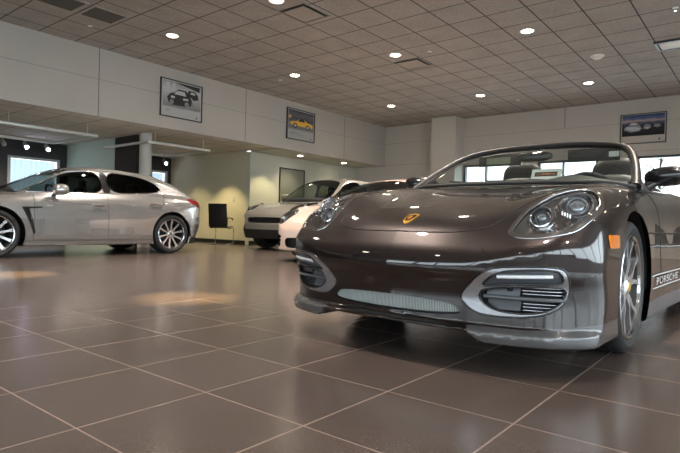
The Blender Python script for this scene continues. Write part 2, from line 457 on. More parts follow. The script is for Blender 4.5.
# ---------- the dark roadster ----------
def both(f):
    return lambda P: f(P[:,0],np.abs(P[:,1]),P[:,2])
def build_roadster():
    root=empty('roadster',(-1.345,2.985,0),math.radians(-91.7))
    tag(root,'dark brown metallic open-top roadster with gold crest and price card behind windshield','car')
    sh=Shell(F_box,(-3.5,-.99,.08),(1.02,.99,1.0),.0165)
    ab=np.abs
    # wheel arches
    for cx in (0,-2.415):
        sh.cut('body','gone',lambda P,cx=cx:np.hypot((P[:,0]-cx-.018),P[:,2]-.335)-(.360+.014*np.sign(P[:,0]-cx-.018)*np.minimum(1,np.abs(P[:,0]-cx-.018)/.2)),keep=lambda P:(ab(P[:,1])>.5)&(P[:,2]<.72))
    # underside
    sh.cut('body','under',lambda P:P[:,2]-.150,keep=lambda P:(ab(P[:,1])<.40))
    sh.drop('under')
    # cockpit
    ck=roundpoly([(-.42,-.60),(-.36,-.3),(-.345,0),(-.36,.3),(-.42,.60),(-.62,.69),(-1.2,.69),(-1.7,.66),(-1.78,.4),(-1.78,-.4),(-1.7,-.66),(-1.2,-.69),(-.62,-.69)],2)
    fk=sdpoly(ck);sh.cut('body','cockpit',lambda P:fk(P[:,0],P[:,1]),keep=lambda P:P[:,2]>.7)
    # headlamps
    HL=roundpoly([(0.745,0.507),(0.700,0.512),(0.630,0.527),(0.540,0.552),(0.440,0.582),(0.365,0.617),(0.325,0.662),(0.320,0.712),(0.350,0.752),(0.400,0.777),(0.460,0.797),(0.540,0.802),(0.630,0.787),(0.700,0.757),(0.755,0.707),(0.790,0.642),(0.805,0.572),(0.790,0.512)],2)
    fh=sdpoly(HL);sh.cut('body','hl',both(lambda x,y,z:fh(x,y)),keep=lambda P:P[:,2]>.45)
    HI=fh
    sh.cut('hl','hl_glass',both(lambda x,y,z:fh(x,y)+.014))
    # boot lid / hood
    hd=roundpoly([(.825,-.26),(.832,-.1),(.832,.1),(.825,.26),(.805,.34),(.765,.42),(.70,.455),(.62,.485),(.52,.52),(.40,.56),(.30,.60),(.1,.615),(-.1,.625),(-.30,.63),(-.335,.56),(-.30,.3),(-.285,0),(-.30,-.3),(-.335,-.56),(-.30,-.63),(-.1,-.625),(.1,-.615),(.30,-.60),(.40,-.56),(.52,-.52),(.62,-.485),(.70,-.455),(.765,-.42),(.805,-.34)],2)
    fd=sdpoly(hd);sh.cut('body','hood',lambda P:fd(P[:,0],P[:,1]),keep=lambda P:P[:,2]>.5)
    # front intakes
    FG=roundpoly([(.34,.305),(.385,.36),(.44,.41),(.50,.44),(.60,.447),(.68,.450),(.735,.447),(.755,.42),(.752,.35),(.735,.30),(.69,.262),(.62,.242),(.50,.235),(.42,.24),(.375,.265)],2)
    fg=sdpoly(FG);sh.cut('body','bezel',both(lambda x,y,z:fg(y,z)),keep=lambda P:P[:,0]>.40)
    FI=roundpoly([(.427,.338),(.43,.30),(.455,.278),(.50,.258),(.60,.253),(.68,.268),(.72,.298),(.738,.335),(.742,.365),(.70,.372),(.60,.366),(.50,.360)],2)
    fi=sdpoly(FI);sh.cut('bezel','intake',both(lambda x,y,z:fi(y,z)))
    FU=roundpoly([(.437,.355),(.455,.378),(.485,.402),(.53,.424),(.60,.434),(.68,.438),(.725,.435),(.738,.415),(.738,.385),(.70,.380),(.60,.376),(.50,.368)],2)
    fu=sdpoly(FU);sh.cut('bezel','lamp_panel',both(lambda x,y,z:fu(y,z)))
    GR=roundpoly([(-.36,.232),(-.345,.262),(-.31,.275),(-.15,.283),(.15,.283),(.31,.272),(.35,.245),(.345,.228),(.2,.215),(0,.212),(-.2,.215),(-.34,.222)],2)
    fr=sdpoly(GR);sh.cut('body','grille',lambda P:fr(P[:,1],P[:,2]),keep=lambda P:P[:,0]>.6)
    # lower lip
    sh.cut('body','lip',lambda P:np.maximum(P[:,2]-(.192+.03*sstep(.6,.9,ab(P[:,1]))),.40-ab(P[:,1])-(P[:,2]-.17)*.9),keep=lambda P:(P[:,0]>.30)&(P[:,2]<.25))
    # sills, doors, side marker
    sh.cut('body','sill',lambda P:P[:,2]-.225,keep=lambda P:(P[:,0]<-.2)&(P[:,0]>-2.2)&(ab(P[:,1])>.6))
    DR=roundpoly([(-.62,.30),(-.55,.55),(-.60,.80),(-.68,.93),(-1.75,.95),(-1.80,.70),(-1.72,.45),(-1.60,.30),(-1.5,.27),(-.7,.27)],2)
    fdr=sdpoly(DR);sh.cut('body','door',both(lambda x,y,z:np.maximum(fdr(x,z),.70-y)),keep=lambda P:ab(P[:,1])>.6)
    MK=[(.395,.525),(.395,.580),(.56,.580),(.56,.525)]
    fm=sdpoly(MK);sh.cut('body','marker',both(lambda x,y,z:fm(x,z)),keep=lambda P:ab(P[:,1])>.7)
    shell_part(sh,'body','body',M['brown'],root)
    hood=shell_part(sh,'hood','hood',M['brown'],root)
    seam(sh,'hood',root,.003)
    shell_part(sh,'door','door',M['brown'],root);seam(sh,'door',root)
    shell_part(sh,'front_lip','lip',M['lipmat'],root,label='grey spoiler lip under the corner')
    shell_part(sh,'side_sill','sill',M['satin'],root)
    shell_part(sh,'side_marker','marker',M['amber'],root,.003,label='amber side marker lamp')
    shell_part(sh,'intake_bezel','bezel',M['bezel'],root,.001,label='satin silver intake surround')
    seam(sh,'bezel',root,.0045,'intake_edge',m=M['black'])
    shell_part(sh,'lamp_panel','lamp_panel',M['panelgrey'],root,-.006)
    recess(sh,'intake',root,(-.10,0,0),M['dark'],'air_intake')
    recess(sh,'grille',root,(-.035,0,0),M['dark'],'lower_grille_frame')
    # centre grille: fine upright ribs in a smooth light mesh panel
    V,F,N=sh.get('grille');g=mesh('radiator_grille',V+np.array([-.016,0,.008])*[1,1,1],F,M['grille_mat'],root,smooth=True)
    tag(g,'grey ribbed radiator mesh')
    # intake blades and running lamps, both sides
    for s in (1,-1):
        def front(y,z):
            P=np.array([[b_nose(abs(y)),y,z]],float);return float(project(F_box,P,8)[0][0])
        for zz,(ya,yb),th in ((.315,(.44,.735),.008),):
            b=MB();Y=np.linspace(ya,yb,14);b.tube([(front(s*y,zz)-.018,s*y,zz) for y in Y],th,8);b.build('intake_blade',M['satin'],root,auto=60)
        for (z0,z1) in ((.262,.308),(.322,.362)):
            Y=np.linspace(.445,.575,7);V=[];F=[]
            for y in Y:
                for z in (z0,z1): V.append((front(s*y,z)-.035-(.02 if z==z1 else 0),s*y,z))
            F=[(2*i,2*i+1,2*i+3,2*i+2) for i in range(6)]
            mesh('intake_fin',V,F,M['satin'],root,auto=60)
        for k in range(8):
            z=.266+k*.0135
            if abs(z-.322)<.008: continue
            b=MB();Y=np.linspace(.585,.725,10);b.tube([(front(s*y,z)-.04,s*y,z) for y in Y],.0028,6);tag(b.build('grille_slat',M['bezel'],root,auto=60))
        b=MB();Y=np.linspace(.51,.705,16);b.tube([(front(s*y,.405)-.002,s*y,.402+.05*(y-.51)) for y in Y],.0085,8);tag(b.build('running_lamp',M['lampstrip'],root,auto=60),'slim bright running lamp strip')
        b=MB();b.ell((front(s*.54,.345)-.05,s*.535,.35),(.02,.012,.012));b.build('tow_eye_cover',M['dark'],root)
    # headlamps
    for s in (1,-1):
        half_=lambda r:[f for f in sh.faces[r].all() if sh.V[f[0]][1]*s>0]
        V,F,N=sh.pack(half_('hl'));rim_=mesh('headlamp',V+N*.004,F,M['hlrim'],root,N=N);tag(rim_,'oval headlamp with silver rim')
        V,F,N=sh.pack(half_('hl_glass'))
        mesh('lamp_cover',V+N*.007,F,M['clear'],rim_,N=N)
        sd=np.clip(-HI(V[:,0],np.abs(V[:,1])),0,.10)
        dep=.005+np.minimum(sd,.055)*.75
        mesh('reflector',V-N*dep[:,None]*.9,F,M['reflector'],rim_,smooth=True)
        b=MB()
        for L in sh.loops('',half_('hl_glass')): b.tube(L,.0042,6,closed=True)
        b.build('lamp_seal',M['chrome'],rim_,auto=80)
        b=MB()
        for L in sh.loops('',half_('hl')):
            if len(L)>30: b.tube(L,.003,6,closed=True)
        b.build('rim_edge',M['chrome'],rim_,auto=80)
        for (x,y,R) in ((.535,.710,.067),(.69,.608,.047)):
            P=project(F_box,np.array([[x,s*y,.7]]),10)[0];n=fgrad(F_box,P[None])[0];n/=np.linalg.norm(n)
            ax=n*.6+np.array([.75,s*.02,.05]);ax/=np.linalg.norm(ax)
            u=np.cross(ax,[0,0,1]);u/=np.linalg.norm(u);v=np.cross(u,ax);Rm=np.stack([u,v,ax],1)
            c=P-n*.022
            def put(prof,nm,m,nn=40):
                q=MB();q.lathe(prof,'z',nn);q.V=[tuple(Rm@np.array(p)+c) for p in q.V];return q.build(nm,m,rim_,auto=30)
            put([(R*1.0,.010),(R*1.02,.016),(R*.93,.018),(R*.84,-.004),(R*.72,-.014),(R*.66,-.012)],'lamp_ring',M['chrome'])
            put([(R*1.12,.000),(R*1.16,.005),(R*1.20,.000)],'outer_ring',M['chrome'])
            put([(R*.66,-.012),(R*.64,.006),(R*.55,.010),(R*.50,.000)],'lamp_bezel',M['satin'])
            put([(R*.50*math.cos(t),.022*math.sin(t)-.004) for t in np.linspace(0,math.pi/2-.01,9)],'projector_lens',M['lens'])
        b=MB()
        for q in range(4):
            P0=project(F_box,np.array([[.60-q*.012,s*(.715-q*.0),.66]]),10)[0];b.box(P0[0]-.05,P0[0]+.05,P0[1]-.002-s*q*.016,P0[1]+.002-s*q*.016,P0[2]-.035,P0[2]-.02)
        b.build('turn_signal_ribs',M['chrome'],rim_)
    # liners: keep the inside dark
    arch(sh,root,.018,.335,.375,.50,.812);arch(sh,root,-2.397,.335,.375,.50,.85)
    for x,yo in ((0,.700),(-2.415,.725)):
        for s in (1,-1): wheel(root,x,s*yo,s,.325,.235 if x==0 else .265,.256)
    b=MB();b.box(-3.1,.45,-.5,.5,.16,.20);b.box(-2.05,-.36,-.74,.74,.17,.21);b.build('underbody',M['dark'],root)
    b=MB();b.box(-.42,-.38,-.72,.72,.2,.84);b.box(-1.84,-1.80,-.7,.7,.2,.86);b.box(-1.8,-.4,-.74,-.70,.2,.84);b.box(-1.8,-.4,.70,.74,.2,.84);b.box(.36,.39,-.6,.6,.2,.60);b.build('cabin_tub',M['dark'],root)
    # crest on the hood
    def drape(pts,h):
        P=np.array([[x,y,.7] for x,y in pts]);P=project_z(P);N=fgrad(F_box,P);N/=np.linalg.norm(N,axis=1,keepdims=True);return P+N*h
    def project_z(P):
        P=P.copy()
        for i in range(12):
            v=F_box(P[:,0],P[:,1],P[:,2]);g=fgrad(F_box,P)[:,2];P[:,2]-=v/np.maximum(g,.2)
        return P
    crest=[(.058,0),(.045,-.018),(.022,-.027),(-.01,-.031),(-.04,-.033),(-.046,-.012),(-.05,0),(-.046,.012),(-.04,.033),(-.01,.031),(.022,.027),(.045,.018)]
    def cpoly(pts,h,m,nm,par):
        pts=[(.735+x*.9,y*.88) for x,y in pts];P=drape(pts,h);B=drape(pts,0)
        n=len(P);return mesh(nm,list(P)+list(B),[tuple(range(n))]+[(i,(i+1)%n,n+(i+1)%n,n+i) for i in range(n)],m,par,smooth=False)
    cr=cpoly(crest,.004,M['gold'],'hood_crest',root);tag(cr,'small gold shield crest')
    redm=M['red'];
    for q in ([(.0,-.025),(.0,-.003),(-.030,-.003),(-.030,-.026)],[(.006,.003),(.006,.024),(.03,.015),(.04,.003)]): cpoly(q,.005,redm,'crest_stripe',cr)
    for q in ([(.006,-.003),(.006,-.024),(.03,-.015),(.04,-.003)],[(.0,.025),(.0,.003),(-.030,.003),(-.030,.026)]): cpoly(q,.005,M['black'],'crest_field',cr)
    cpoly([(.016,-.009),(.016,.009),(-.012,.011),(-.012,-.011)],.006,M['gold'],'crest_centre',cr)
    # washer nozzles row
    # door lettering with stripes
    for s in (1,-1):
        cu=D.curves.new('lettering','FONT');cu.body='PORSCHE';cu.size=.105;cu.space_character=1.12;cu.align_x='CENTER'
        to=D.objects.new('lettering',cu);C.objects.link(to);dg=bpy.context.evaluated_depsgraph_get();me=D.meshes.new_from_object(to.evaluated_get(dg));D.objects.remove(to)
        V=np.array([v.co[:] for v in me.vertices]);Fc=[tuple(p.vertices) for p in me.polygons]
        X=-.80+(-V[:,0] if s>0 else V[:,0])*1.38;Z=.304+V[:,1]*.56
        def sidey(X,Z):
            P=np.stack([X,np.full_like(X,s*.86),Z],1)
            for i in range(10):
                v=F_box(P[:,0],P[:,1],P[:,2]);g=fgrad(F_box,P)[:,1];P[:,1]-=v/np.where(np.abs(g)<.3,np.sign(g)*.3,g)
            P[:,1]+=s*.004;return P
        lt=mesh('door_lettering',sidey(X,Z),[f if s>0 else f for f in Fc],M['letter'],root,smooth=False)
        tag(lt,'light PORSCHE lettering between two stripes low on the door')
        for z0,z1 in ((.286,.293),(.357,.364)):
            xs=np.linspace(-1.62,-.372,40);P=sidey(np.repeat(xs,2),np.tile([z0,z1],40));mesh('door_stripe',P,[(2*i,2*i+1,2*i+3,2*i+2) for i in range(39)],M['letter'],root,smooth=False)
    # windshield
    half=[(-.42,.735,.845),(-.56,.705,.93),(-.74,.655,1.035),(-.88,.60,1.11),(-.95,.54,1.15),(-.99,.44,1.175),(-1.015,.25,1.195),(-1.02,0,1.20)]
    fp=spl_path(half+[(x,-y,z) for x,y,z in half[-2::-1]],8)
    b=MB();b.tube(fp,[.028-.005*math.sin(math.pi*i/(len(fp)-1)) for i in range(len(fp))],10);fr_=b.build('windshield_frame',M['framemat'],root,auto=60)
    n=41;T=[fp[int(round(i*(len(fp)-1)/(n-1)))] for i in range(n)]
    base=[(-.42,.735,.845),(-.335,.60,.868),(-.27,.38,.872),(-.245,.15,.872),(-.24,0,.872)];bp=spl_path(base+[(x,-y,z) for x,y,z in base[-2::-1]],8)
    Bq=[bp[int(round(i*(len(bp)-1)/(n-1)))] for i in range(n)]
    V=[];F=[];m=12
    for i in range(n):
        u=abs(i/(n-1)*2-1)
        for j in range(m+1):
            t=j/m;a=np.array(Bq[i]);c=np.array(T[i]);p=a+(c-a)*t;p[0]+=.035*math.sin(math.pi*t)*(1-u);p[2]+=.02*math.sin(math.pi*t)*(1-u);V.append(p)
    for i in range(n-1):
        for j in range(m): F.append((i*(m+1)+j,(i+1)*(m+1)+j,(i+1)*(m+1)+j+1,i*(m+1)+j+1))
    mesh('windshield',V,F,M['glass'],root)
    # sticker, cowl, wipers
    b=MB();b.tube([(x+.012,y,z+.002) for x,y,z in bp],.012,8);b.build('windshield_seal',M['dark'],root,auto=60)
    for s,(a,c) in ((1,((-.30,.45,.885),(-.29,-.10,.895))),(-1,((-.29,-.12,.89),(-.40,-.60,.895)))):
        b=MB();b.tube([a,c],.007,6);b.tube([(a[0]+.03,a[1],a[2]-.01),(a[0],(a[1]+c[1])/2,a[2]+.012)],.006,6);b.build('wiper',M['dark'],root)
    # mirrors
    for s in (1,-1):
        b=MB();b.ell((-.72,s*.850,.928),(.080,.135,.058),.8,rot=rotm('z',-s*8)@rotm('x',s*4));mi=b.build('door_mirror',M['black'],root,auto=60)
        b=MB();b.tube([(-.68,s*.74,.865),(-.70,s*.80,.90)],[.032,.022],10);b.build('mirror_foot',M['black'],mi,auto=60)
        b=MB();b.ell((-.798,s*.850,.928),(.006,.105,.050),.8);b.build('mirror_glass',M['chrome'],mi)
    # cabin: dash, wheel, seats
    V=[];F=[];prof=[(-.36,.85),(-.45,.885),(-.55,.90),(-.66,.895),(-.74,.87),(-.78,.80),(-.76,.6)]
    for i,y in enumerate(np.linspace(-.68,.68,25)):
        hump=.045*gauss(y-.36,.17)
        for x,z in prof: V.append((x-.05*abs(y)**2,y,z-.02*y*y+hump*(1 if x<-.5 else .3)))
    k=len(prof)
    for i in range(24):
        for j in range(k-1): F.append((i*k+j,i*k+j+1,(i+1)*k+j+1,(i+1)*k+j))
    mesh('dashboard',V,F,M['leather'],root,auto=60)
    b=MB();c=np.array([-.88,.36,.80]);Rm=rotm('y',-65)
    ring=[tuple(Rm@np.array([.185*math.cos(t),.185*math.sin(t),0])+c) for t in np.linspace(0,2*math.pi,37)[:-1]]
    b.tube(ring,.015,8,closed=True)
    for t in (0,math.pi,-math.pi/2+0): b.tube([tuple(c+Rm@np.array([.04*math.cos(t+1.57),.04*math.sin(t+1.57),-.02])),tuple(c+Rm@np.array([.18*math.cos(t+1.57),.18*math.sin(t+1.57),0]))],.014,6)
    b.ell(tuple(c+Rm@np.array([0,0,-.02])),(.06,.06,.03));b.build('steering_wheel',M['leather'],root,auto=60)
    for s in (1,-1):
        b=MB();b.ell((-1.18,s*.36,.46),(.27,.25,.09),.6);st=b.build('seat',M['leather'],root,auto=60)
        b=MB();b.ell((-1.43,s*.36,.72),(.085,.24,.31),.65,rot=rotm('y',-14));b.build('seat_back',M['leather'],st,auto=60)
        for q in (1,-1):
            b=MB();b.ell((-1.38,s*.36+q*.20,.70),(.10,.05,.26),.8,rot=rotm('y',-14));b.build('side_bolster',M['leather'],st,auto=60)
        b=MB();b.ell((-1.53,s*.36,1.02),(.06,.165,.135),.7,rot=rotm('y',-10));b.build('head_rest',M['leather'],st,auto=60)
        b=MB();b.tube([(-1.70,s*.36+.17*math.cos(t),.86+.20*math.sin(t)) for t in np.linspace(0,math.pi,15)],.018,8);b.build('roll_hoop',M['black'],root,auto=60)
        b=MB();b.ell((-2.25,s*.36,.86),(.62,.22,.15),1.0);b.build('deck_hump',M['brown'],root,auto=60)
    b=MB();b.ell((-.90,-.02,1.115),(.022,.125,.035),.7);rm=b.build('rear_view_mirror',M['black'],root,auto=60)
    b=MB();b.tube([(-.93,0,1.13),(-.985,0,1.175)],.011,8);b.build('mirror_stem',M['black'],rm)
    b=MB();b.ell((-.915,-.02,1.115),(.012,.112,.028),.7);b.build('mirror_glass',M['chrome'],rm)
    for s in (1,-1):
        b=MB();b.box(-1.03,-1.015,s*.34-.17,s*.34+.17,1.075,1.165,.006);v_=b.build('sun_visor',M['leather'],root)
        b=MB();b.box(-1.014,-1.008,s*.34-.10,s*.34+.09,1.09,1.14);
        if s<0: tag(b.build('visor_label',M['visorlabel'],v_),'pale warning label')
    b=MB();b.box(-.905,-.90,.47,.53,1.085,1.12);tag(b.build('inspection_sticker',M['white'],root),'small white sticker at the top corner')
    return root
def spl_path(P,n):
    P=np.array(P,float);t=np.concatenate([[0],np.cumsum(np.linalg.norm(np.diff(P,axis=0),axis=1))])
    out=[]
    T=np.linspace(0,t[-1],(len(P)-1)*n+1)
    # Catmull-Rom by chord length
    for q in T:
        i=min(max(np.searchsorted(t,q)-1,0),len(P)-2);p0=P[max(i-1,0)];p1=P[i];p2=P[i+1];p3=P[min(i+2,len(P)-1)]
        h=t[i+1]-t[i];u=(q-t[i])/h
        m1=(p2-p0)/(t[i+1]-t[max(i-1,0)])*h;m2=(p3-p1)/(t[min(i+2,len(P)-1)]-t[i])*h
        out.append(tuple((2*u**3-3*u*u+1)*p1+(u**3-2*u*u+u)*m1+(-2*u**3+3*u*u)*p2+(u**3-u*u)*m2))
    return out
M['grille_mat']=mat('ribbed mesh',(.36,.39,.38),.4,.2)
def _rib():
    nt=M['grille_mat'].node_tree;b=nt.nodes['Principled BSDF'];tc=nt.nodes.new('ShaderNodeTexCoord');w=nt.nodes.new('ShaderNodeTexWave');w.bands_direction='Y';w.inputs['Scale'].default_value=40
    nt.links.new(tc.outputs['Object'],w.inputs['Vector']);bp=nt.nodes.new('ShaderNodeBump');bp.inputs['Strength'].default_value=.6;bp.inputs['Distance'].default_value=.004
    nt.links.new(w.outputs['Color'],bp.inputs['Height']);nt.links.new(bp.outputs['Normal'],b.inputs['Normal'])
    mx=nt.nodes.new('ShaderNodeMix');mx.data_type='RGBA';mx.inputs[6].default_value=(.10,.115,.11,1);mx.inputs[7].default_value=(.48,.51,.50,1);nt.links.new(w.outputs['Fac'],mx.inputs[0]);nt.links.new(mx.outputs[2],b.inputs['Base Color'])
_rib()
M['hlrim']=mat('silver lamp rim',(.42,.40,.39),.12,.95)
M['reflector']=mat('lamp reflector',(.42,.41,.41),.14,1)
M['panelgrey']=mat('dark grey lamp panel',(.06,.065,.075),.4,coat=.3)
M['framemat']=mat('black windshield frame',(.010,.009,.009),.45,spec=.3)
M['lipmat']=mat('glossy grey lip',(.075,.073,.076),.22,coat=.8)
M['letter']=mat('light grey decal',(.55,.56,.58),.4)
M['lampstrip']=mat('running lamp strip',(.85,.87,.9),.1,.3,coat=1)
M['visorlabel']=mat('visor label',(.35,.37,.25),.6)
# ---------- closed cars ----------
def make_F(s):
    zc=spl(*zip(*s['zc']));zf=spl(*zip(*s['zf']));w=spl(*zip(*s['w']));nose=spl(*zip(*s['nose']));tail=spl(*zip(*s['tail']));side=spl(*zip(*s['side']));roof=spl(*zip(*s['roof']))
    npro=spl(*zip(*s.get('npro',[(0,0),(1,0)])));nm=float(nose(0));zb=s['zb'];cab=s['cab']
    tap=spl(*zip(*s['taper']))
    def F(x,y,z):
        a=np.abs(y);N=nose(a);off=nm-N;wl=sstep(.1,.75,x+off*.8);sx=x+off*wl*.85
        g=sstep(s.get('g0',.35),s.get('g1',.72),a)
        T=zc(sx)*(1-g)+zf(x+off*wl*.3)*g-1.5*np.maximum(a-.76,0)**2
        d=smax(z-T,a-(w(x)-side(z)),.10)
        d=smax(d,x-(N+npro(z)),.05+.07*sstep(.45,.7,z))
        d=smax(d,tail(a)+.10*sstep(.55,.2,z)-x,.10)
        d=smax(d,zb-z,.03)
        R=roof(x)-.05*(a/.6)**2
        wc=cab[0]-(z-cab[1])*cab[2]-tap(x)
        c=smax(z-R,(a-wc)*.9,.11);c=smax(c,s['cab'][1]-.12-z,.03);c=smax(c,tail(a)+.03-x,.05)
        return smin(d,c,.05)
    return F
SIDE=[(.1,.03),(.2,.012),(.35,.0),(.55,.0),(.7,.008),(.8,.02),(.9,.05),(1.0,.10),(1.2,.25)]
def panamera_spec(h=1.0):
    return dict(zc=[(-3.75,.78),(-3.6,.92),(-3.4,1.0),(-3,1.0),(-1,1.0),(-.35,.96),(0,.90),(.4,.81),(.7,.71),(.83,.62),(.9,.50)],
     zf=[(-3.75,.72),(-3.6,.86),(-3.45,.96),(-3.2,1.0),(-2.8,1.02),(-2.3,1.0),(-1.4,.965),(-.5,.93),(0,.89),(.4,.82),(.6,.745),(.8,.61),(.9,.48)],
     w=[(-3.7,.82),(-3.2,.92),(-2.8,.965),(-2.2,.95),(-1.4,.935),(-.6,.94),(0,.955),(.5,.92),(.9,.82)],
     nose=[(0,.90),(.3,.885),(.6,.82),(.75,.72),(.85,.52),(.92,.25),(1.0,-.3)],npro=[(.1,-.03),(.2,0),(.4,0),(.8,-.02),(1,-.02)],
     tail=[(0,-3.68),(.4,-3.65),(.7,-3.55),(.85,-3.40),(.93,-3.1),(1,-2.6)],side=SIDE,
     roof=[(-3.9,.90),(-3.6,1.0),(-3.3,1.17),(-2.95,1.32*h),(-2.6,1.405*h),(-2.2,1.44*h),(-1.8,1.46*h),(-1.45,1.44*h),(-1.13,1.36*h),(-.73,1.19),(-.39,1.02),(-.2,.9),(.2,.6)],
     taper=[(-3.6,.20),(-3.0,.10),(-2.4,.03),(-1.5,0),(-.8,.01),(-.3,.06)],zb=.17,cab=(.845,.95,.50))
def suv_spec():
    return dict(zc=[(-3.75,.9),(-3.6,1.05),(-3.4,1.1),(-1,1.12),(-.35,1.08),(0,1.03),(.4,.96),(.7,.87),(.83,.78),(.92,.60)],
     zf=[(-3.75,.9),(-3.6,1.0),(-3.4,1.08),(-2.8,1.12),(-1.4,1.10),(-.5,1.07),(0,1.05),(.4,.99),(.6,.92),(.8,.80),(.92,.6)],
     w=[(-3.7,.84),(-3.2,.93),(-2.8,.96),(-1.4,.94),(0,.96),(.5,.93),(.9,.85)],
     nose=[(0,.92),(.3,.905),(.6,.85),(.75,.77),(.85,.62),(.92,.35),(1.0,-.3)],npro=[(.1,-.12),(.3,-.04),(.45,0),(.6,0),(.9,-.03)],
     tail=[(0,-3.72),(.4,-3.7),(.7,-3.62),(.85,-3.45),(.93,-3.1),(1,-2.6)],side=[(.1,.05),(.25,.02),(.45,.0),(.7,.0),(.9,.015),(1.0,.04),(1.15,.09),(1.4,.25)],
     roof=[(-3.9,1.1),(-3.6,1.30),(-3.3,1.52),(-2.9,1.63),(-2.2,1.69),(-1.6,1.70),(-1.25,1.67),(-.95,1.56),(-.6,1.34),(-.3,1.13),(0,.9),(.3,.6)],
     taper=[(-3.6,.14),(-3.0,.06),(-2.4,.01),(-1.5,0),(-.8,.01),(-.3,.06)],zb=.24,cab=(.85,1.08,.38))
def build_closed(name,loc,rz,label,spec,pm,R,wb,h,side_glass,ws,lamps,intakes,extra=None,front_detail=True,arch_r=.39,wheel_kw={},res=.028):
    root=empty(name,loc,math.radians(rz));tag(root,label,'car')
    F=make_F(spec);hi=1.6 if h<1.5 else 1.85
    sh=Shell(F,(-3.85,-1.02,.05),(1.05,1.02,hi),res)
    for cx in (0,-wb):
        sh.cut('body','gone',lambda P,cx=cx:np.hypot(P[:,0]-cx,P[:,2]-R)-arch_r,keep=lambda P:(abs(P[:,1])>.55)&(P[:,2]<.95))
    glass=[]
    for i,(nm,poly,zmin,m) in enumerate(side_glass):
        f=sdpoly(roundpoly(poly,2));reg='glass%d'%i
        sh.cut('body',reg,both(lambda x,y,z,f=f:f(x,z)),keep=lambda P,zmin=zmin:(abs(P[:,1])>.42)&(P[:,2]>zmin));glass.append((nm,reg,m))
    f=sdpoly(roundpoly(ws,2));sh.cut('body','ws',lambda P:f(P[:,0],P[:,1]),keep=lambda P:P[:,2]>.8)
    for i,(nm,poly,m) in enumerate(lamps):
        g=sdpoly(roundpoly(poly,2));sh.cut('body','lamp%d'%i,both(lambda x,y,z,g=g:g(x,y)),keep=lambda P:(P[:,2]>.5)&(P[:,0]>.1))
    for i,(nm,poly,m,d) in enumerate(intakes):
        g=sdpoly(roundpoly(poly,2));sh.cut('body','int%d'%i,both(lambda x,y,z,g=g:g(y,z)),keep=lambda P:P[:,0]>.3)
    regs=[]
    if extra: regs=extra(sh,root,F)
    shell_part(sh,'body','body',pm,root)
    for nm,reg,m in glass: shell_part(sh,nm,reg,m,root,-.003);seam(sh,reg,root,.006,'window_seal',m=M['black'])
    shell_part(sh,'windshield','ws',M['glass'],root,-.003);seam(sh,'ws',root,.007,'window_seal',m=M['black'])
    for i,(nm,poly,m) in enumerate(lamps):
        V,Fc,N=sh.get('lamp%d'%i)
        if len(Fc)==0: continue
        for s in (1,-1):
            fs=[f_ for f_ in Fc if np.mean([V[k][1] for k in f_])*s>0]
            if not fs: continue
            us=sorted({k for f_ in fs for k in f_});mp={u:j for j,u in enumerate(us)};V2=V[us];N2=N[us];F2=[tuple(mp[k] for k in f_) for f_ in fs]
            b=mesh(nm,V2-N2*.03,F2,m,root,N=N2)
            mesh('lamp_cover',V2+N2*.001,F2,M['clear'],b,N=N2)
            c=V2.mean(0);n=N2.mean(0);n/=np.linalg.norm(n);sp=V2.max(0)-V2.min(0)
            for q in (-.25,.22):
                cc=c+np.array([q*sp[0],q*sp[1]*s,0]);cc=project(F,cc[None],8)[0]-n*.02
                bb=MB();bb.ell(tuple(cc),(.045,.045,.045),1);bb.build('projector_lens',M['chrome'],b)
                bb=MB();bb.ell(tuple(cc+n*.02),(.03,.03,.03),1);bb.build('bulb_lens',M['lens'],b)
        seam(sh,'lamp%d'%i,root,.005,'lamp_edge',m=M['black'])
    for i,(nm,poly,m,d) in enumerate(intakes):
        recess(sh,'int%d'%i,root,(-d,0,0),m,nm)
    arch(sh,root,0,R,arch_r+.01,.5,.90);arch(sh,root,-wb,R,arch_r+.01,.5,.92)
    for x in (0,-wb):
        for s in (1,-1): wheel(root,x,s*.80,s,R,.27,**wheel_kw)
    zb=spec['zb']
    b=MB();b.box(-wb-.6,-wb-.42,-.55,.55,zb+.03,zb+.1);b.box(-wb+.45,-.45,-.80,.80,zb+.01,zb+.12);b.box(-.4,.5,-.48,.48,zb+.01,zb+.1);b.build('underbody',M['dark'],root)
    hz=h-1.42
    for s in (1,-1):
        for x in (-1.45,-2.45):
            b=MB();b.ell((x,s*.38,.55+hz*.7),(.28,.25,.10),.6);st=b.build('seat',M['leather'],root)
            b=MB();b.ell((x-.28,s*.38,.85+hz*.8),(.09,.24,.30),.65,rot=rotm('y',-14));b.build('seat_back',M['leather'],st)
            b=MB();b.ell((x-.36,s*.38,1.18+hz*.9),(.05,.12,.09),.7);b.build('head_rest',M['leather'],st)
    b=MB();b.ell((-.65,0,.84+hz*.9),(.35,.72,.10),.6);b.build('dashboard',M['leather'],root)
    c=np.array([-1.0,.38,.93+hz*.9]);Rm=rotm('y',-65);b=MB();b.tube([tuple(Rm@np.array([.185*math.cos(t),.185*math.sin(t),0])+c) for t in np.linspace(0,2*math.pi,33)[:-1]],.016,8,closed=True);b.build('steering_wheel',M['leather'],root)
    mz=1.0+hz*.75
    for s in (1,-1):
        b=MB();b.ell((-.83,s*1.03,mz),(.11,.13,.085),.8,rot=rotm('z',-s*10));mi=b.build('door_mirror',pm,root)
        b=MB();b.tube([(-.80,s*.86,mz-.08),(-.82,s*.96,mz-.05)],[.03,.025],8);b.build('mirror_foot',M['black'],mi)
    return root,sh,F
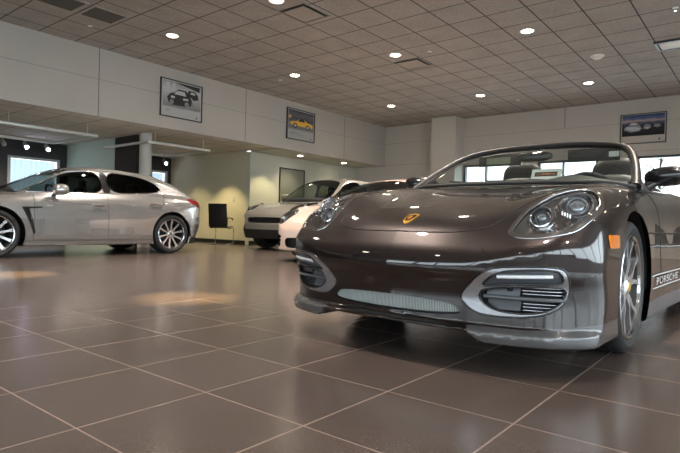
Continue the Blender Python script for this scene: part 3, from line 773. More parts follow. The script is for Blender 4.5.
def ysurf(F,X,Z,s,h=.004,y0=.93):
    X=np.asarray(X,float);Z=np.asarray(Z,float);P=np.stack([X,np.full_like(X,s*y0),Z],1)
    for i in range(12):
        v=F(P[:,0],P[:,1],P[:,2]);g=fgrad(F,P)[:,1];P[:,1]-=v/np.where(np.abs(g)<.35,np.sign(s)*.35,g)
    P[:,1]+=s*h;return P
def side_line(F,pts,s,r,name,m,root,n=10,h=0.0):
    L=spl_path([(x,0,z) for x,z in pts],n);P=ysurf(F,[p[0] for p in L],[p[2] for p in L],s,h);b=MB();b.tube(list(P),r,6);return b.build(name,m,root,auto=80)
def build_saloon_silver():
    zt=.05
    front=[(-.42,.965),(-.62,1.06),(-.84,1.18),(-1.06,1.285),(-1.30,1.325),(-1.57,1.335),(-1.60,.995),(-1.2,.985),(-.7,.96)]
    rear=[(-1.70,1.005),(-1.68,1.335),(-2.0,1.34),(-2.25,1.315),(-2.48,1.26),(-2.66,1.175),(-2.70,1.11),(-2.55,1.065),(-2.2,1.03)]
    pillar=[(-1.585,1.0),(-1.58,1.335),(-1.70,1.335),(-1.715,1.0)]
    ws=[(-.33,-.62),(-.27,-.3),(-.25,0),(-.27,.3),(-.33,.62),(-.45,.72),(-1.12,.53),(-1.2,.3),(-1.22,0),(-1.2,-.3),(-1.12,-.53),(-.45,-.72)]
    lamp=[(.70,.50),(.78,.60),(.70,.72),(.45,.80),(.22,.82),(.30,.72),(.50,.60)]
    intk=[('air_intake',[(-.42,.22),(-.42,.38),(.42,.38),(.42,.22)],M['dark'],.06),('corner_intake',[(.50,.23),(.50,.38),(.74,.40),(.76,.25)],M['dark'],.06)]
    def extra(sh,root,F):
        tl=[(-3.16,.945),(-3.22,.995),(-3.40,.975),(-3.56,.92),(-3.58,.84),(-3.40,.85),(-3.26,.90)]
        f=sdpoly(roundpoly(tl,1));sh.cut('body','tail_lamp',both(lambda x,y,z:f(x,z)),keep=lambda P:abs(P[:,1])>.45)
        shell_part(sh,'tail_lamp','tail_lamp',M['red'],root,.004)
        dz=[(-3.2,.16),(-3.22,.27),(-3.45,.31),(-3.8,.33),(-3.8,.1)]
        g=sdpoly(dz);sh.cut('body','rear_valance',both(lambda x,y,z:g(x,z)))
        shell_part(sh,'rear_valance','rear_valance',M['dark'],root)
        sh.cut('body','sill',lambda P:P[:,2]-.245,keep=lambda P:(P[:,0]<-.3)&(P[:,0]>-2.5)&(abs(P[:,1])>.7))
        shell_part(sh,'side_sill','sill',M['silver'],root);seam(sh,'sill',root,.004)
    root,sh,F=build_closed('saloon_car',(-9.23,2.79,0),-90,'silver four-door saloon parked side-on at the left',panamera_spec(),M['silver'],.345,2.80,1.42,
        [('side_window',front,.9,M['glass2']),('side_window',rear,.9,M['tint']),('door_pillar',pillar,.9,M['black'])],ws,[('headlamp',lamp,M['reflector'])],intk,extra=extra,arch_r=.395,wheel_kw=dict(rim=.265,style='ten',n=10),res=.024)
    for s in (1,-1):
        side_line(F,[(-.52,.93),(-.51,.60),(-.50,.26)],s,.003,'door_gap',M['seam'],root)
        side_line(F,[(-.50,.262),(-1.6,.262),(-2.34,.262)],s,.003,'door_gap',M['seam'],root)
        side_line(F,[(-1.62,.97),(-1.63,.6),(-1.63,.27)],s,.003,'door_gap',M['seam'],root)
        side_line(F,[(-2.68,1.04),(-2.64,.9),(-2.55,.76)],s,.003,'door_gap',M['seam'],root)
        v=[(-.34,.735),(-.62,.745),(-.62,.725),(-.44,.71),(-.50,.52),(-.53,.36),(-.50,.345),(-.45,.50),(-.38,.66)]
        P=ysurf(F,[p[0] for p in v],[p[1] for p in v],s,.005);
        c=len(P);mesh('fender_vent',P,[tuple(range(c))],M['black'],root,smooth=False)
        for x0,x1,z in ((-1.37,-1.57,.80),(-2.36,-2.56,.855)):
            b=MB();P=ysurf(F,np.linspace(x0,x1,9),np.full(9,z)-np.linspace(0,.01,9),s,.022);b.tube(list(P),[.008,.013,.014,.014,.014,.014,.014,.013,.008],8);tag(b.build('door_handle',M['chrome'],root),None)
            q=ysurf(F,[(x0+x1)/2],[z],s,.0)[0];b=MB();b.ell(tuple(q),(.075,.006,.028));b.build('handle_cup',M['silver'],root)
        side_line(F,[(-.45,.955),(-1.0,.975),(-1.7,.995),(-2.3,1.03),(-2.62,1.075),(-2.70,1.12),(-2.66,1.18),(-2.48,1.27),(-2.2,1.33),(-1.9,1.35),(-1.5,1.345),(-1.25,1.33),(-1.05,1.295),(-.80,1.17),(-.45,.975)],s,.007,'window_trim',M['chrome'],root,n=6,h=.002)
    return root
def build_saloon_cream():
    front=[(-.42,.965),(-.62,1.06),(-.84,1.16),(-1.06,1.25),(-1.30,1.285),(-1.57,1.29),(-1.60,.995),(-1.2,.985),(-.7,.96)]
    rear=[(-1.70,1.005),(-1.68,1.29),(-2.0,1.29),(-2.25,1.27),(-2.48,1.23),(-2.66,1.155),(-2.70,1.10),(-2.55,1.065),(-2.2,1.03)]
    ws=[(-.33,-.62),(-.27,-.3),(-.25,0),(-.27,.3),(-.33,.62),(-.45,.72),(-1.12,.53),(-1.2,.3),(-1.22,0),(-1.2,-.3),(-1.12,-.53),(-.45,-.72)]
    lamp=[(.60,.47),(.73,.50),(.79,.58),(.76,.70),(.62,.79),(.40,.80),(.33,.72),(.42,.60)]
    intk=[('air_intake',[(-.45,.215),(-.47,.375),(.47,.375),(.45,.215)],M['dark'],.06),('corner_intake',[(.60,.22),(.58,.40),(.76,.43),(.775,.24)],M['dark'],.06)]
    sp=panamera_spec(.985)
    root,sh,F=build_closed('saloon_car',(-5.3,6.72,0),-90,'cream white low car standing between the dark roadster and the beige grey off-roader',sp,M['cream'],.34,2.80,1.37,
        [('side_window',front,.9,M['tint']),('side_window',rear,.9,M['tint'])],ws,[('headlamp',lamp,M['reflector'])],intk,arch_r=.385,wheel_kw=dict(rim=.265,style='ten',n=10),res=.028)
    for s in (1,-1):
        for z in (.29,.35):
            P=[];
            for y in np.linspace(.60,.77,6):
                q=project(F,np.array([[.8,s*y,z]]),8)[0];P.append((q[0]-.03,q[1]-s*.012,q[2]))
            b=MB();b.tube(P,.009,6);b.build('intake_blade',M['cream'],root)
        b=MB();q=project(F,np.array([[.62,s*.82,.46]]),8)[0];b.ell(tuple(q),(.03,.03,.022));b.build('front_light',M['chrome'],root)
    return root
def build_suv():
    front=[(-.42,1.13),(-.70,1.30),(-1.0,1.50),(-1.25,1.575),(-1.62,1.59),(-1.62,1.15),(-1.0,1.13)]
    rear=[(-1.70,1.15),(-1.70,1.59),(-2.3,1.58),(-2.55,1.55),(-2.6,1.18)]
    rearq=[(-2.68,1.19),(-2.64,1.54),(-3.0,1.48),(-3.3,1.33),(-3.25,1.25)]
    ws=[(-.27,-.60),(-.21,-.3),(-.19,0),(-.21,.3),(-.27,.60),(-.38,.72),(-1.02,.58),(-1.08,.3),(-1.10,0),(-1.08,-.3),(-1.02,-.58),(-.38,-.72)]
    lamp=[(.66,.56),(.72,.64),(.66,.78),(.42,.84),(.10,.87),(.05,.84),(.30,.72),(.50,.60)]
    intk=[('air_intake',[(-.50,.575),(-.56,.70),(.56,.70),(.50,.575)],M['dark'],.08),('corner_intake',[(.62,.50),(.64,.70),(.78,.72),(.84,.66),(.82,.50)],M['dark'],.06)]
    def extra(sh,root,F):
        sh.cut('body','valance',lambda P:P[:,2]-.44-.06*sstep(.5,.9,abs(P[:,1])),keep=lambda P:P[:,0]>.2)
        tag(shell_part(sh,'lower_valance','valance',M['dark'],root),'black lower bumper')
        sh.cut('body','sill',lambda P:P[:,2]-.36,keep=lambda P:P[:,0]<0)
        shell_part(sh,'side_sill','sill',M['dark'],root)
    root,sh,F=build_closed('sport_utility_car',(-8.39,8.75,0),-90,'beige grey tall off-road car in front of the door at the back',suv_spec(),M['greige'],.38,2.89,1.70,
        [('side_window',front,1.0,M['glass']),('side_window',rear,1.0,M['tint']),('side_window',rearq,1.0,M['tint'])],ws,[('headlamp',lamp,M['reflector'])],intk,extra=extra,arch_r=.43,wheel_kw=dict(rim=.27,style='ten',n=5),res=.030)
    for z in (.60,.64,.68):
        P=[]
        for y in np.linspace(-.52,.52,9):
            q=project(F,np.array([[.9,y,z]]),8)[0];P.append((q[0]-.02,q[1],q[2]))
        b=MB();b.tube(P,.008,6);b.build('grille_bar',M['black'],root)
    b=MB();
    P=project(F,np.array([[.72,0,.86],[.70,.03,.86],[.65,0,.88],[.70,-.03,.86]]),8);b.add(P+[0,0,.004],[(0,1,2,3)]);b.build('hood_crest',M['satin'],root)
    return root
# ---------- room ----------
M['wall']=mat('off-white wall',(.50,.47,.42),.7,noise=.03,nscale=3)
M['beige']=mat('beige wall',(.60,.54,.38),.75,noise=.03,nscale=3)
M['greywall']=mat('pale grey wall',(.52,.52,.44),.7)
M['teal']=mat('pale green wall',(.50,.60,.49),.6)
M['darkwall']=mat('dark slatted wall',(.02,.02,.021),.5)
M['base']=mat('black skirting',(.015,.015,.015),.4)
M['frame_blk']=mat('black frame',(.012,.012,.012),.35)
M['mullion']=mat('dark window frame',(.02,.022,.03),.35,.3)
M['pane']=glass_mat('window pane',(.97,1,1),.96)
M['lamp_on']=mat('downlight lens',(1,1,1),.5,emit=(1,.86,.68),es=28)
M['lampring']=mat('downlight ring',(.75,.74,.72),.4)
M['vent']=mat('vent slats',(.10,.09,.08),.5)
M['ventframe']=mat('vent frame',(.32,.29,.26),.5)
M['tbar']=mat('grid bar',(.30,.28,.26),.5)
M['steel']=mat('painted steel grey',(.38,.38,.37),.4,.2)
M['col']=mat('round column paint',(.46,.45,.42),.5)
M['panel_dk']=mat('dark column cladding',(.035,.03,.022),.7,spec=.2)
M['door']=mat('grey door leaf',(.21,.22,.18),.55)
def math_node(nt,op,a,b=None,c=None):
    n=nt.nodes.new('ShaderNodeMath');n.operation=op
    for i,v in enumerate((a,b,c)):
        if v is None: continue
        if isinstance(v,(int,float)): n.inputs[i].default_value=v
        else: nt.links.new(v,n.inputs[i])
    return n.outputs[0]
def mixc(nt,f,a,b):
    n=nt.nodes.new('ShaderNodeMix');n.data_type='RGBA'
    for i,v in ((0,f),(6,a),(7,b)):
        if isinstance(v,tuple): n.inputs[i].default_value=(*v,1) if len(v)==3 else v
        elif isinstance(v,(int,float)): n.inputs[i].default_value=v
        else: nt.links.new(v,n.inputs[i])
    return n.outputs[2]
def line_mask(nt,coord,origin,step,width):
    """1 on grid lines of the given width"""
    f=math_node(nt,'FRACT',math_node(nt,'DIVIDE',math_node(nt,'SUBTRACT',coord,origin),step))
    d=math_node(nt,'MINIMUM',f,math_node(nt,'SUBTRACT',1.0,f))
    return math_node(nt,'LESS_THAN',d,width/2/step)
def world_xyz(nt):
    g=nt.nodes.new('ShaderNodeNewGeometry');s=nt.nodes.new('ShaderNodeSeparateXYZ');nt.links.new(g.outputs['Position'],s.inputs[0]);return g,s
def floor_mat():
    m,nt,b=new_mat('dark stone floor tiles');g,s=world_xyz(nt)
    lx=line_mask(nt,s.outputs[0],-1.53,.463,.0065);ly=line_mask(nt,s.outputs[1],1.18,.448,.0055);ln=math_node(nt,'MAXIMUM',lx,ly)
    n=nt.nodes.new('ShaderNodeTexNoise');n.inputs['Scale'].default_value=1.3;n.inputs['Detail'].default_value=6;n.inputs['Roughness'].default_value=.65;nt.links.new(g.outputs['Position'],n.inputs['Vector'])
    n2=nt.nodes.new('ShaderNodeTexNoise');n2.inputs['Scale'].default_value=160;n2.inputs['Detail'].default_value=3;nt.links.new(g.outputs['Position'],n2.inputs['Vector'])
    cb=nt.nodes.new('ShaderNodeCombineXYZ')
    nt.links.new(math_node(nt,'FLOOR',math_node(nt,'DIVIDE',math_node(nt,'SUBTRACT',s.outputs[0],-1.53),.463)),cb.inputs[0]);nt.links.new(math_node(nt,'FLOOR',math_node(nt,'DIVIDE',math_node(nt,'SUBTRACT',s.outputs[1],1.18),.448)),cb.inputs[1])
    wn=nt.nodes.new('ShaderNodeTexWhiteNoise');nt.links.new(cb.outputs[0],wn.inputs['Vector'])
    c=mixc(nt,n.outputs['Fac'],FLOOR_A,FLOOR_B)
    c=mixc(nt,math_node(nt,'MULTIPLY',wn.outputs['Value'],.25),c,(.036,.033,.032))
    sp=math_node(nt,'GREATER_THAN',n2.outputs['Fac'],.62);c=mixc(nt,math_node(nt,'MULTIPLY',sp,.25),c,(.14,.12,.105))
    c=mixc(nt,ln,c,(.22,.168,.145));nt.links.new(c,b.inputs['Base Color'])
    nt.links.new(math_node(nt,'ADD',math_node(nt,'MULTIPLY',n.outputs['Fac'],.05),math_node(nt,'MULTIPLY_ADD',ln,.05,.19)),b.inputs['Roughness'])
    bp=nt.nodes.new('ShaderNodeBump');bp.inputs['Strength'].default_value=.12;bp.inputs['Distance'].default_value=.001
    nt.links.new(math_node(nt,'SUBTRACT',math_node(nt,'MULTIPLY',n2.outputs['Fac'],.3),ln),bp.inputs['Height']);nt.links.new(bp.outputs['Normal'],b.inputs['Normal'])
    b.inputs['Specular IOR Level'].default_value=.75
    return m
FLOOR_A=(.064,.049,.043);FLOOR_B=(.088,.067,.059)
def ceil_mat(name,ca,cb_,ox,sx,oy,sy,lw=.018,lc=(.03,.027,.025)):
    m,nt,b=new_mat(name);g,s=world_xyz(nt)
    ln=math_node(nt,'MAXIMUM',line_mask(nt,s.outputs[0],ox,sx,lw),line_mask(nt,s.outputs[1],oy,sy,lw))
    n=nt.nodes.new('ShaderNodeTexNoise');n.inputs['Scale'].default_value=28;n.inputs['Detail'].default_value=5;nt.links.new(g.outputs['Position'],n.inputs['Vector'])
    n2=nt.nodes.new('ShaderNodeTexNoise');n2.inputs['Scale'].default_value=2.2;n2.inputs['Detail'].default_value=2;nt.links.new(g.outputs['Position'],n2.inputs['Vector'])
    f=math_node(nt,'ADD',math_node(nt,'MULTIPLY',n.outputs['Fac'],.6),math_node(nt,'MULTIPLY',n2.outputs['Fac'],.4))
    mr=nt.nodes.new('ShaderNodeMapRange');mr.inputs[1].default_value=.25;mr.inputs[2].default_value=.75;nt.links.new(f,mr.inputs[0])
    c=mixc(nt,mr.outputs[0],ca,cb_);c=mixc(nt,ln,c,lc);nt.links.new(c,b.inputs['Base Color']);b.inputs['Roughness'].default_value=.85
    bp=nt.nodes.new('ShaderNodeBump');bp.inputs['Strength'].default_value=.4;bp.inputs['Distance'].default_value=.004
    nt.links.new(math_node(nt,'SUBTRACT',n.outputs['Fac'],math_node(nt,'MULTIPLY',ln,3.0)),bp.inputs['Height']);nt.links.new(bp.outputs['Normal'],b.inputs['Normal'])
    return m
def seam_wall(name,col,axis,vs,zs,w=.016,zk=.5):
    """panelled wall with dark joint lines"""
    m,nt,b=new_mat(name);g,s=world_xyz(nt);ln=None
    for p,lim in vs:
        q=math_node(nt,'LESS_THAN',math_node(nt,'ABSOLUTE',math_node(nt,'SUBTRACT',s.outputs[axis],p)),w/2)
        if lim: q=math_node(nt,'MULTIPLY',q,math_node(nt,'GREATER_THAN',s.outputs[2],lim))
        ln=q if ln is None else math_node(nt,'MAXIMUM',ln,q)
    for z in zs:
        q=math_node(nt,'MULTIPLY',math_node(nt,'LESS_THAN',math_node(nt,'ABSOLUTE',math_node(nt,'SUBTRACT',s.outputs[2],z)),w/2*.7),zk)
        ln=q if ln is None else math_node(nt,'MAXIMUM',ln,q)
    n=nt.nodes.new('ShaderNodeTexNoise');n.inputs['Scale'].default_value=1.5;n.inputs['Detail'].default_value=4;nt.links.new(g.outputs['Position'],n.inputs['Vector'])
    c=mixc(nt,n.outputs['Fac'],tuple(v*.93 for v in col),tuple(min(1,v*1.07) for v in col));c=mixc(nt,ln,c,tuple(v*.30 for v in col))
    nt.links.new(c,b.inputs['Base Color']);b.inputs['Roughness'].default_value=.6
    return m
def struct(name,b,m,auto=30):
    o=b.build(name,m,auto=auto) if isinstance(b,MB) else b
    o['kind']='structure';return o
CZ=3.6;FX=-9.35;FZ=2.40;DX=-10.5;BY=9.35;WY=13.8;RX=4.6;SY=-5.5;LX=-14.0
def build_room():
    b=MB();b.box(LX-.2,RX+.1,SY-.1,WY+.2,-.12,0);struct('floor',b,floor_mat())
    cm=ceil_mat('acoustic ceiling tiles',(.235,.216,.20),(.40,.375,.35),-3.24,.577,3.13,.585)
    b=MB();b.box(FX,RX+.1,SY-.1,WY+.2,CZ,CZ+.15);struct('ceiling',b,cm)
    cm2=ceil_mat('low ceiling tiles',(.45,.42,.36),(.62,.58,.50),-9.9,.60,3.2,.60,.014)
    b=MB();b.box(LX-.1,FX-.15,SY-.1,BY,FZ+.02,FZ+.12);struct('ceiling_low',b,cm2)
    # fascia with joint lines, soffit over the door passage
    wm=seam_wall('panelled off-white fascia',(.43,.405,.37),1,[(4.74,0),(8.15,0),(11.76,0),(1.3,0),(-2.1,0)],[3.05])
    b=MB();b.box(FX-.15,FX,SY-.1,WY,FZ,CZ+.05);struct('wall_left',b,wm)
    b=MB();b.box(DX,FX-.15,BY,WY,FZ,FZ+.1);struct('trim_1',b,M['greywall'])
    b=MB();b.box(DX-.15,DX,BY,WY,0,FZ);
    dm=M['greywall'];struct('wall_passage',b,dm)
    b=MB();b.box(LX,DX-.15,BY,BY+.15,0,FZ+.02);struct('wall_beige',b,M['beige'])
    b=MB();b.box(LX,DX-.15,BY-.015,BY,0,.10);struct('baseboard_beige',b,M['base'])
    b=MB();b.box(DX,DX+.015,BY,10.35,0,.10);b.box(DX,DX+.015,11.45,WY,0,.10);struct('baseboard_passage',b,M['base'])
    # back wall, built around three windows
    bw=seam_wall('panelled back wall',(.46,.43,.39),0,[(-4.04,3.08),(-.9,3.08),(2.2,3.08)],[3.08,2.42])
    holes=[(-6.70,-5.36),(-4.66,-3.25),(-2.62,-.4)];z0,z1=.75,2.30
    b=MB();b.box(DX-.15,RX+.1,WY,WY+.2,z1,CZ+.05);b.box(DX-.15,RX+.1,WY,WY+.2,0,z0)
    xs=[DX-.15]+[v for h in holes for v in h]+[RX+.1]
    for i in range(0,len(xs),2): b.box(xs[i],xs[i+1],WY,WY+.2,z0,z1)
    struct('wall_back',b,bw)
    wn=0
    for x0,x1 in holes:
        wn+=1;b=MB();t=.05
        b.box(x0,x0+t,WY-.02,WY+.1,z0,z1);b.box(x1-t,x1,WY-.02,WY+.1,z0,z1);b.box(x0+t,x1-t,WY-.02,WY+.1,z1-t,z1);b.box(x0+t,x1-t,WY-.02,WY+.1,z0,z0+t)
        if wn==3: b.box(x0+t,x0+.24,WY-.02,WY+.1,z0+t,z1-t)
        w=struct('window_%d'%wn,b,M['mullion'])
        b=MB();b.box(x0+t,x1-t,WY+.03,WY+.045,z0+t,z1-t);b.build('pane',M['pane'],w)
        if 1: b=MB();xm={1:-6.06,2:-4.05}.get(wn,(x0+x1)/2);b.box(xm-.02,xm+.02,WY-.01,WY+.08,z0+t,z1-t);b.build('window_bar',M['mullion'],w)
    # column in front of the back wall
    b=MB();b.box(-7.47,-6.73,13.3,WY,0,CZ);struct('wall_column',b,M['wall'])
    # right-hand glazed wall
    b=MB();b.box(RX,RX+.15,SY-.1,7.3,3.4,CZ+.05);b.box(RX,RX+.15,SY-.1,7.3,0,.25);b.box(RX,RX+.15,7.3,WY,0,CZ+.05);struct('wall_right',b,M['wall'])
    y=SY
    k=0
    while y<7.2:
        y1=min(y+1.6,WY);wn+=1;b=MB();t=.045
        b.box(RX+.02,RX+.12,y,y+t,.25,3.4);b.box(RX+.02,RX+.12,y1-t,y1,.25,3.4);b.box(RX+.02,RX+.12,y+t,y1-t,3.36,3.4);b.box(RX+.02,RX+.12,y+t,y1-t,.25,.29);
        w=struct('window_%d'%wn,b,M['mullion']);b=MB();b.box(RX+.065,RX+.075,y+t,y1-t,.29,3.36);b.build('pane',M['pane'],w)
        y=y1
    b=MB();b.box(LX-.2,-7.2,SY-.2,SY,0,CZ+.05);b.box(-7.2,RX+.1,SY-.2,SY,0,.7);b.box(-7.2,RX+.1,SY-.2,SY,2.9,CZ+.05);b.box(RX,RX+.1,SY-.2,SY,.7,2.9);struct('wall_front',b,M['wall'])
    for k in range(8):
        x=-7.2+k*1.475;x1=x+1.475;wn+=1;b=MB();t=.05
        b.box(x,x+t,SY-.15,SY,.7,2.9);b.box(x1-t,x1,SY-.15,SY,.7,2.9);b.box(x+t,x1-t,SY-.15,SY,2.85,2.9);b.box(x+t,x1-t,SY-.15,SY,.7,.75)
        w=struct('window_%d'%wn,b,M['mullion']);b=MB();b.box(x+t,x1-t,SY-.09,SY-.08,.75,2.85);b.build('pane',M['pane'],w)
    # far left room: dark wall with windows, projecting green wall, columns
    b=MB();w0,w1,w2,w3=WINL;zt=2.02;zb=.9
    b.box(LX-.15,LX,SY,w0,0,FZ+.02);b.box(LX-.15,LX,w1,w2,0,FZ+.02);b.box(LX-.15,LX,w3,BY,0,FZ+.02)
    for a,c in ((w0,w1),(w2,w3)): b.box(LX-.15,LX,a,c,0,zb);b.box(LX-.15,LX,a,c,zt,FZ+.02)
    dw=seam_wall('dark slatted wall',(.028,.027,.028),1,[],[.2*i for i in range(1,12)],.02)
    struct('wall_far_left',b,dw)
    for a,c in ((w0,w1),(w2,w3)):
        wn+=1;b=MB();t=.06;b.box(LX-.02,LX+.03,a,a+t,zb,zt);b.box(LX-.02,LX+.03,c-t,c,zb,zt);b.box(LX-.02,LX+.03,a+t,c-t,zt-t,zt);b.box(LX-.02,LX+.03,a+t,c-t,zb,zb+t)
        w=struct('window_%d'%wn,b,M['steel']);b=MB();b.box(LX-.08,LX-.07,a+t,c-t,zb+t,zt-t);b.build('pane',M['pane'],w)
        q=MB();nn=9
        V=[];F=[]
        ys=np.linspace(a+t,c-t,nn*6)
        for i,yy in enumerate(ys):
            xx=LX-.11+.015*math.sin(i*2*math.pi/6)
            V+=[(xx,yy,zb+t),(xx,yy,zt-t)]
        F=[(2*i,2*i+1,2*i+3,2*i+2) for i in range(len(ys)-1)]
        mesh('sheer_blind',V,F,M['blind'],w)
    b=MB();b.box(LX,TEAL_X,TEAL_Y,TEAL_Y+.12,0,FZ+.02);struct('wall_green',b,M['teal'])
    b=MB();b.box(SQ[0],SQ[1],SQ[2],SQ[2]+.35,0,FZ+.02);struct('column_square',b,M['panel_dk'])
    b=MB();b.lathe([(.125,0),(.125,FZ+.02)],'z',40,c=(RC[0],RC[1],0));struct('column_round',b,M['col'])
    # door in passage
    b=MB();y0,y1,zt=10.42,11.36,2.07
    b.box(DX-.0,DX+.03,y0-.025,y0,0,zt+.03);b.box(DX,DX+.03,y1,y1+.035,0,zt+.03);b.box(DX,DX+.03,y0,y1,zt,zt+.03);d=struct('door_1',b,M['frame_blk'])
    b=MB();b.box(DX+.002,DX+.02,y0,y1,.01,zt);b.build('door_leaf',M['door'],d)
    b=MB();b.tube([(DX+.02,y0+.09,1.0),(DX+.06,y0+.09,1.0),(DX+.06,y0+.20,1.0)],.010,8);b.build('door_handle',M['chrome'],d)
    b=MB();y0,y1,zt=13.05,13.65,2.07
    b.box(DX,DX+.03,y0-.05,y0,0,zt+.05);b.box(DX,DX+.03,y1,y1+.05,0,zt+.05);b.box(DX,DX+.03,y0,y1,zt,zt+.05);d=struct('door_2',b,M['wall'])
    b=MB();b.box(DX+.002,DX+.02,y0,y1,.01,zt);b.build('door_leaf',M['greywall'],d)
    b=MB();b.box(-11.16,-11.08,BY-.012,BY,1.12,1.24,.003);o=b.build('light_switch',M['wall']);tag(o,'small pale switch plate on the beige wall','switch')
WINL=(4.95,6.13,8.66,9.22);TEAL_Y=6.31;TEAL_X=-11.65;SQ=(-11.65,-10.75,6.31);RC=(-10.42,6.33)
M['blind']=mat('sheer white blind',(.75,.78,.82),.8,emit=None);
nt=M['blind'].node_tree;nt.nodes['Principled BSDF'].inputs['Transmission Weight'].default_value=0
def _tl():
    m=M['blind'];nt=m.node_tree;nt.nodes.clear();o=nt.nodes.new('ShaderNodeOutputMaterial');mx=nt.nodes.new('ShaderNodeMixShader');a=nt.nodes.new('ShaderNodeBsdfDiffuse');t=nt.nodes.new('ShaderNodeBsdfTranslucent')
    a.inputs[0].default_value=(.5,.56,.62,1);t.inputs[0].default_value=(.42,.50,.56,1);mx.inputs[0].default_value=.6
    nt.links.new(a.outputs[0],mx.inputs[1]);nt.links.new(t.outputs[0],mx.inputs[2]);nt.links.new(mx.outputs[0],o.inputs[0])
_tl()
def at_dir(o,d):
    o.rotation_euler=Vector(d).to_track_quat('-Z','Y').to_euler()
def spot(loc,power,col,angle,blend=.6,size=.06,d=(0,0,-1)):
    l=D.lights.new('ceiling_or_fill_spot','SPOT');l.energy=power;l.color=col;l.spot_size=math.radians(angle);l.spot_blend=blend;l.shadow_soft_size=size
    o=D.objects.new('ceiling_or_fill_spot',l);C.objects.link(o);o.location=loc;at_dir(o,d);return o
def downlight(x,y,z,label,group,r=.095,lamp='lamp_on'):
    t=empty('ceiling_downlight',(x,y,z));tag(t,label,'ceiling light',group)
    b=MB();b.lathe([(r*.86,.004),(r*.88,-.004),(r*1.10,-.008),(r*1.18,-.003),(r*1.18,.003)],'z',36);b.build('trim_ring',M['lampring'],t)
    b=MB();b.lathe([(.0005,-.001),(r*.86,-.001)],'z',36);b.build('lens',M[lamp],t);return t
def poster(name,label,plane,a0,a1,z0,z1,pos,sgn,art):
    """framed print; local u runs left to right as seen from the showroom"""
    t=empty(name,{'x':(pos,(a0+a1)/2,z0),'y':((a0+a1)/2,pos,z0)}[plane]);tag(t,label,'picture')
    W=a1-a0;H_=z1-z0
    def P(u,v,d): # u,v 0..1
        if plane=='x': return (sgn*d,-W/2+u*W,v*H_)
        return (-W/2+u*W,sgn*d,v*H_)
    def quad(nm,u0,u1,v0,v1,d0,d1,m,par):
        V=[P(u,v,d) for d in (d0,d1) for u,v in ((u0,v0),(u1,v0),(u1,v1),(u0,v1))]
        return mesh(nm,V,[(0,1,2,3),(4,5,6,7),(0,1,5,4),(1,2,6,5),(2,3,7,6),(3,0,4,7)],m,par,smooth=False)
    b=MB();f=.022;
    for u0,u1,v0,v1 in ((0,1,0,f),(0,1,1-f,1),(0,f*.8,f,1-f),(1-f*.8,1,f,1-f)):
        V=[P(u,v,d) for d in (.002,.035) for u,v in ((u0,v0),(u1,v0),(u1,v1),(u0,v1))];b.add(V,[(0,1,2,3),(4,5,6,7),(0,1,5,4),(1,2,6,5),(2,3,7,6),(3,0,4,7)])
    b.build('frame',M['frame_blk'],t)
    sheet=quad('mount',f*.8,1-f*.8,f,1-f,.004,.018,art['mount'],t)
    i=art['img'];img=quad('print',i[0],i[1],i[2],i[3],.018,.0195,art['bg'],t)
    iu,iv=i[1]-i[0],i[3]-i[2];d=.0200
    for k,(poly,m) in enumerate(art['shapes']):
        pts=[P(i[0]+u*iu,i[2]+v*iv,d+k*.0004) for u,v in poly]
        mesh('printed_shape',pts,[tuple(range(len(pts)))],m,img,smooth=False)
    for (u0,u1,v0,v1) in art.get('marks',[]): quad('printed_mark',u0,u1,v0,v1,.018,.0192,M['frame_blk'],t)
    return t
def flat(n,c,r=.5): return mat(n,c,r)
def carshape(cx,cy,s,flip=1):
    """side-on low sports car outline"""
    p=[(-1,-.15),(-1.02,.05),(-.85,.16),(-.5,.22),(-.25,.45),(.25,.47),(.6,.25),(.95,.2),(1.02,.0),(1,-.15),(.78,-.17),(.7,-.02),(.55,.02),(.42,-.05),(.38,-.18),(-.38,-.18),(-.42,-.04),(-.56,.02),(-.70,-.03),(-.78,-.17)]
    return [(cx+flip*x*s,cy+y*s*1.25) for x,y in p]
def disc(cx,cy,r,rx=1.0,n=18): return [(cx+r*rx*math.cos(2*math.pi*i/n),cy+r*math.sin(2*math.pi*i/n)) for i in range(n)]
def img_mat(name,stops,axis=2,scale=1):
    """vertical tone bands of a printed picture"""
    m,nt,b=new_mat(name);tc=nt.nodes.new('ShaderNodeTexCoord');s=nt.nodes.new('ShaderNodeSeparateXYZ');nt.links.new(tc.outputs['Generated'],s.inputs[0])
    n=nt.nodes.new('ShaderNodeTexNoise');n.inputs['Scale'].default_value=5;nt.links.new(tc.outputs['Generated'],n.inputs['Vector'])
    r=nt.nodes.new('ShaderNodeValToRGB');v=math_node(nt,'ADD',s.outputs[axis],math_node(nt,'MULTIPLY_ADD',n.outputs['Fac'],.2,-.1));nt.links.new(v,r.inputs[0])
    e=r.color_ramp.elements
    while len(e)>1: e.remove(e[0])
    e[0].position=stops[0][0];e[0].color=(*stops[0][1],1)
    for p,c in stops[1:]: q=e.new(p);q.color=(*c,1)
    nt.links.new(r.outputs[0],b.inputs['Base Color']);b.inputs['Roughness'].default_value=.8;return m
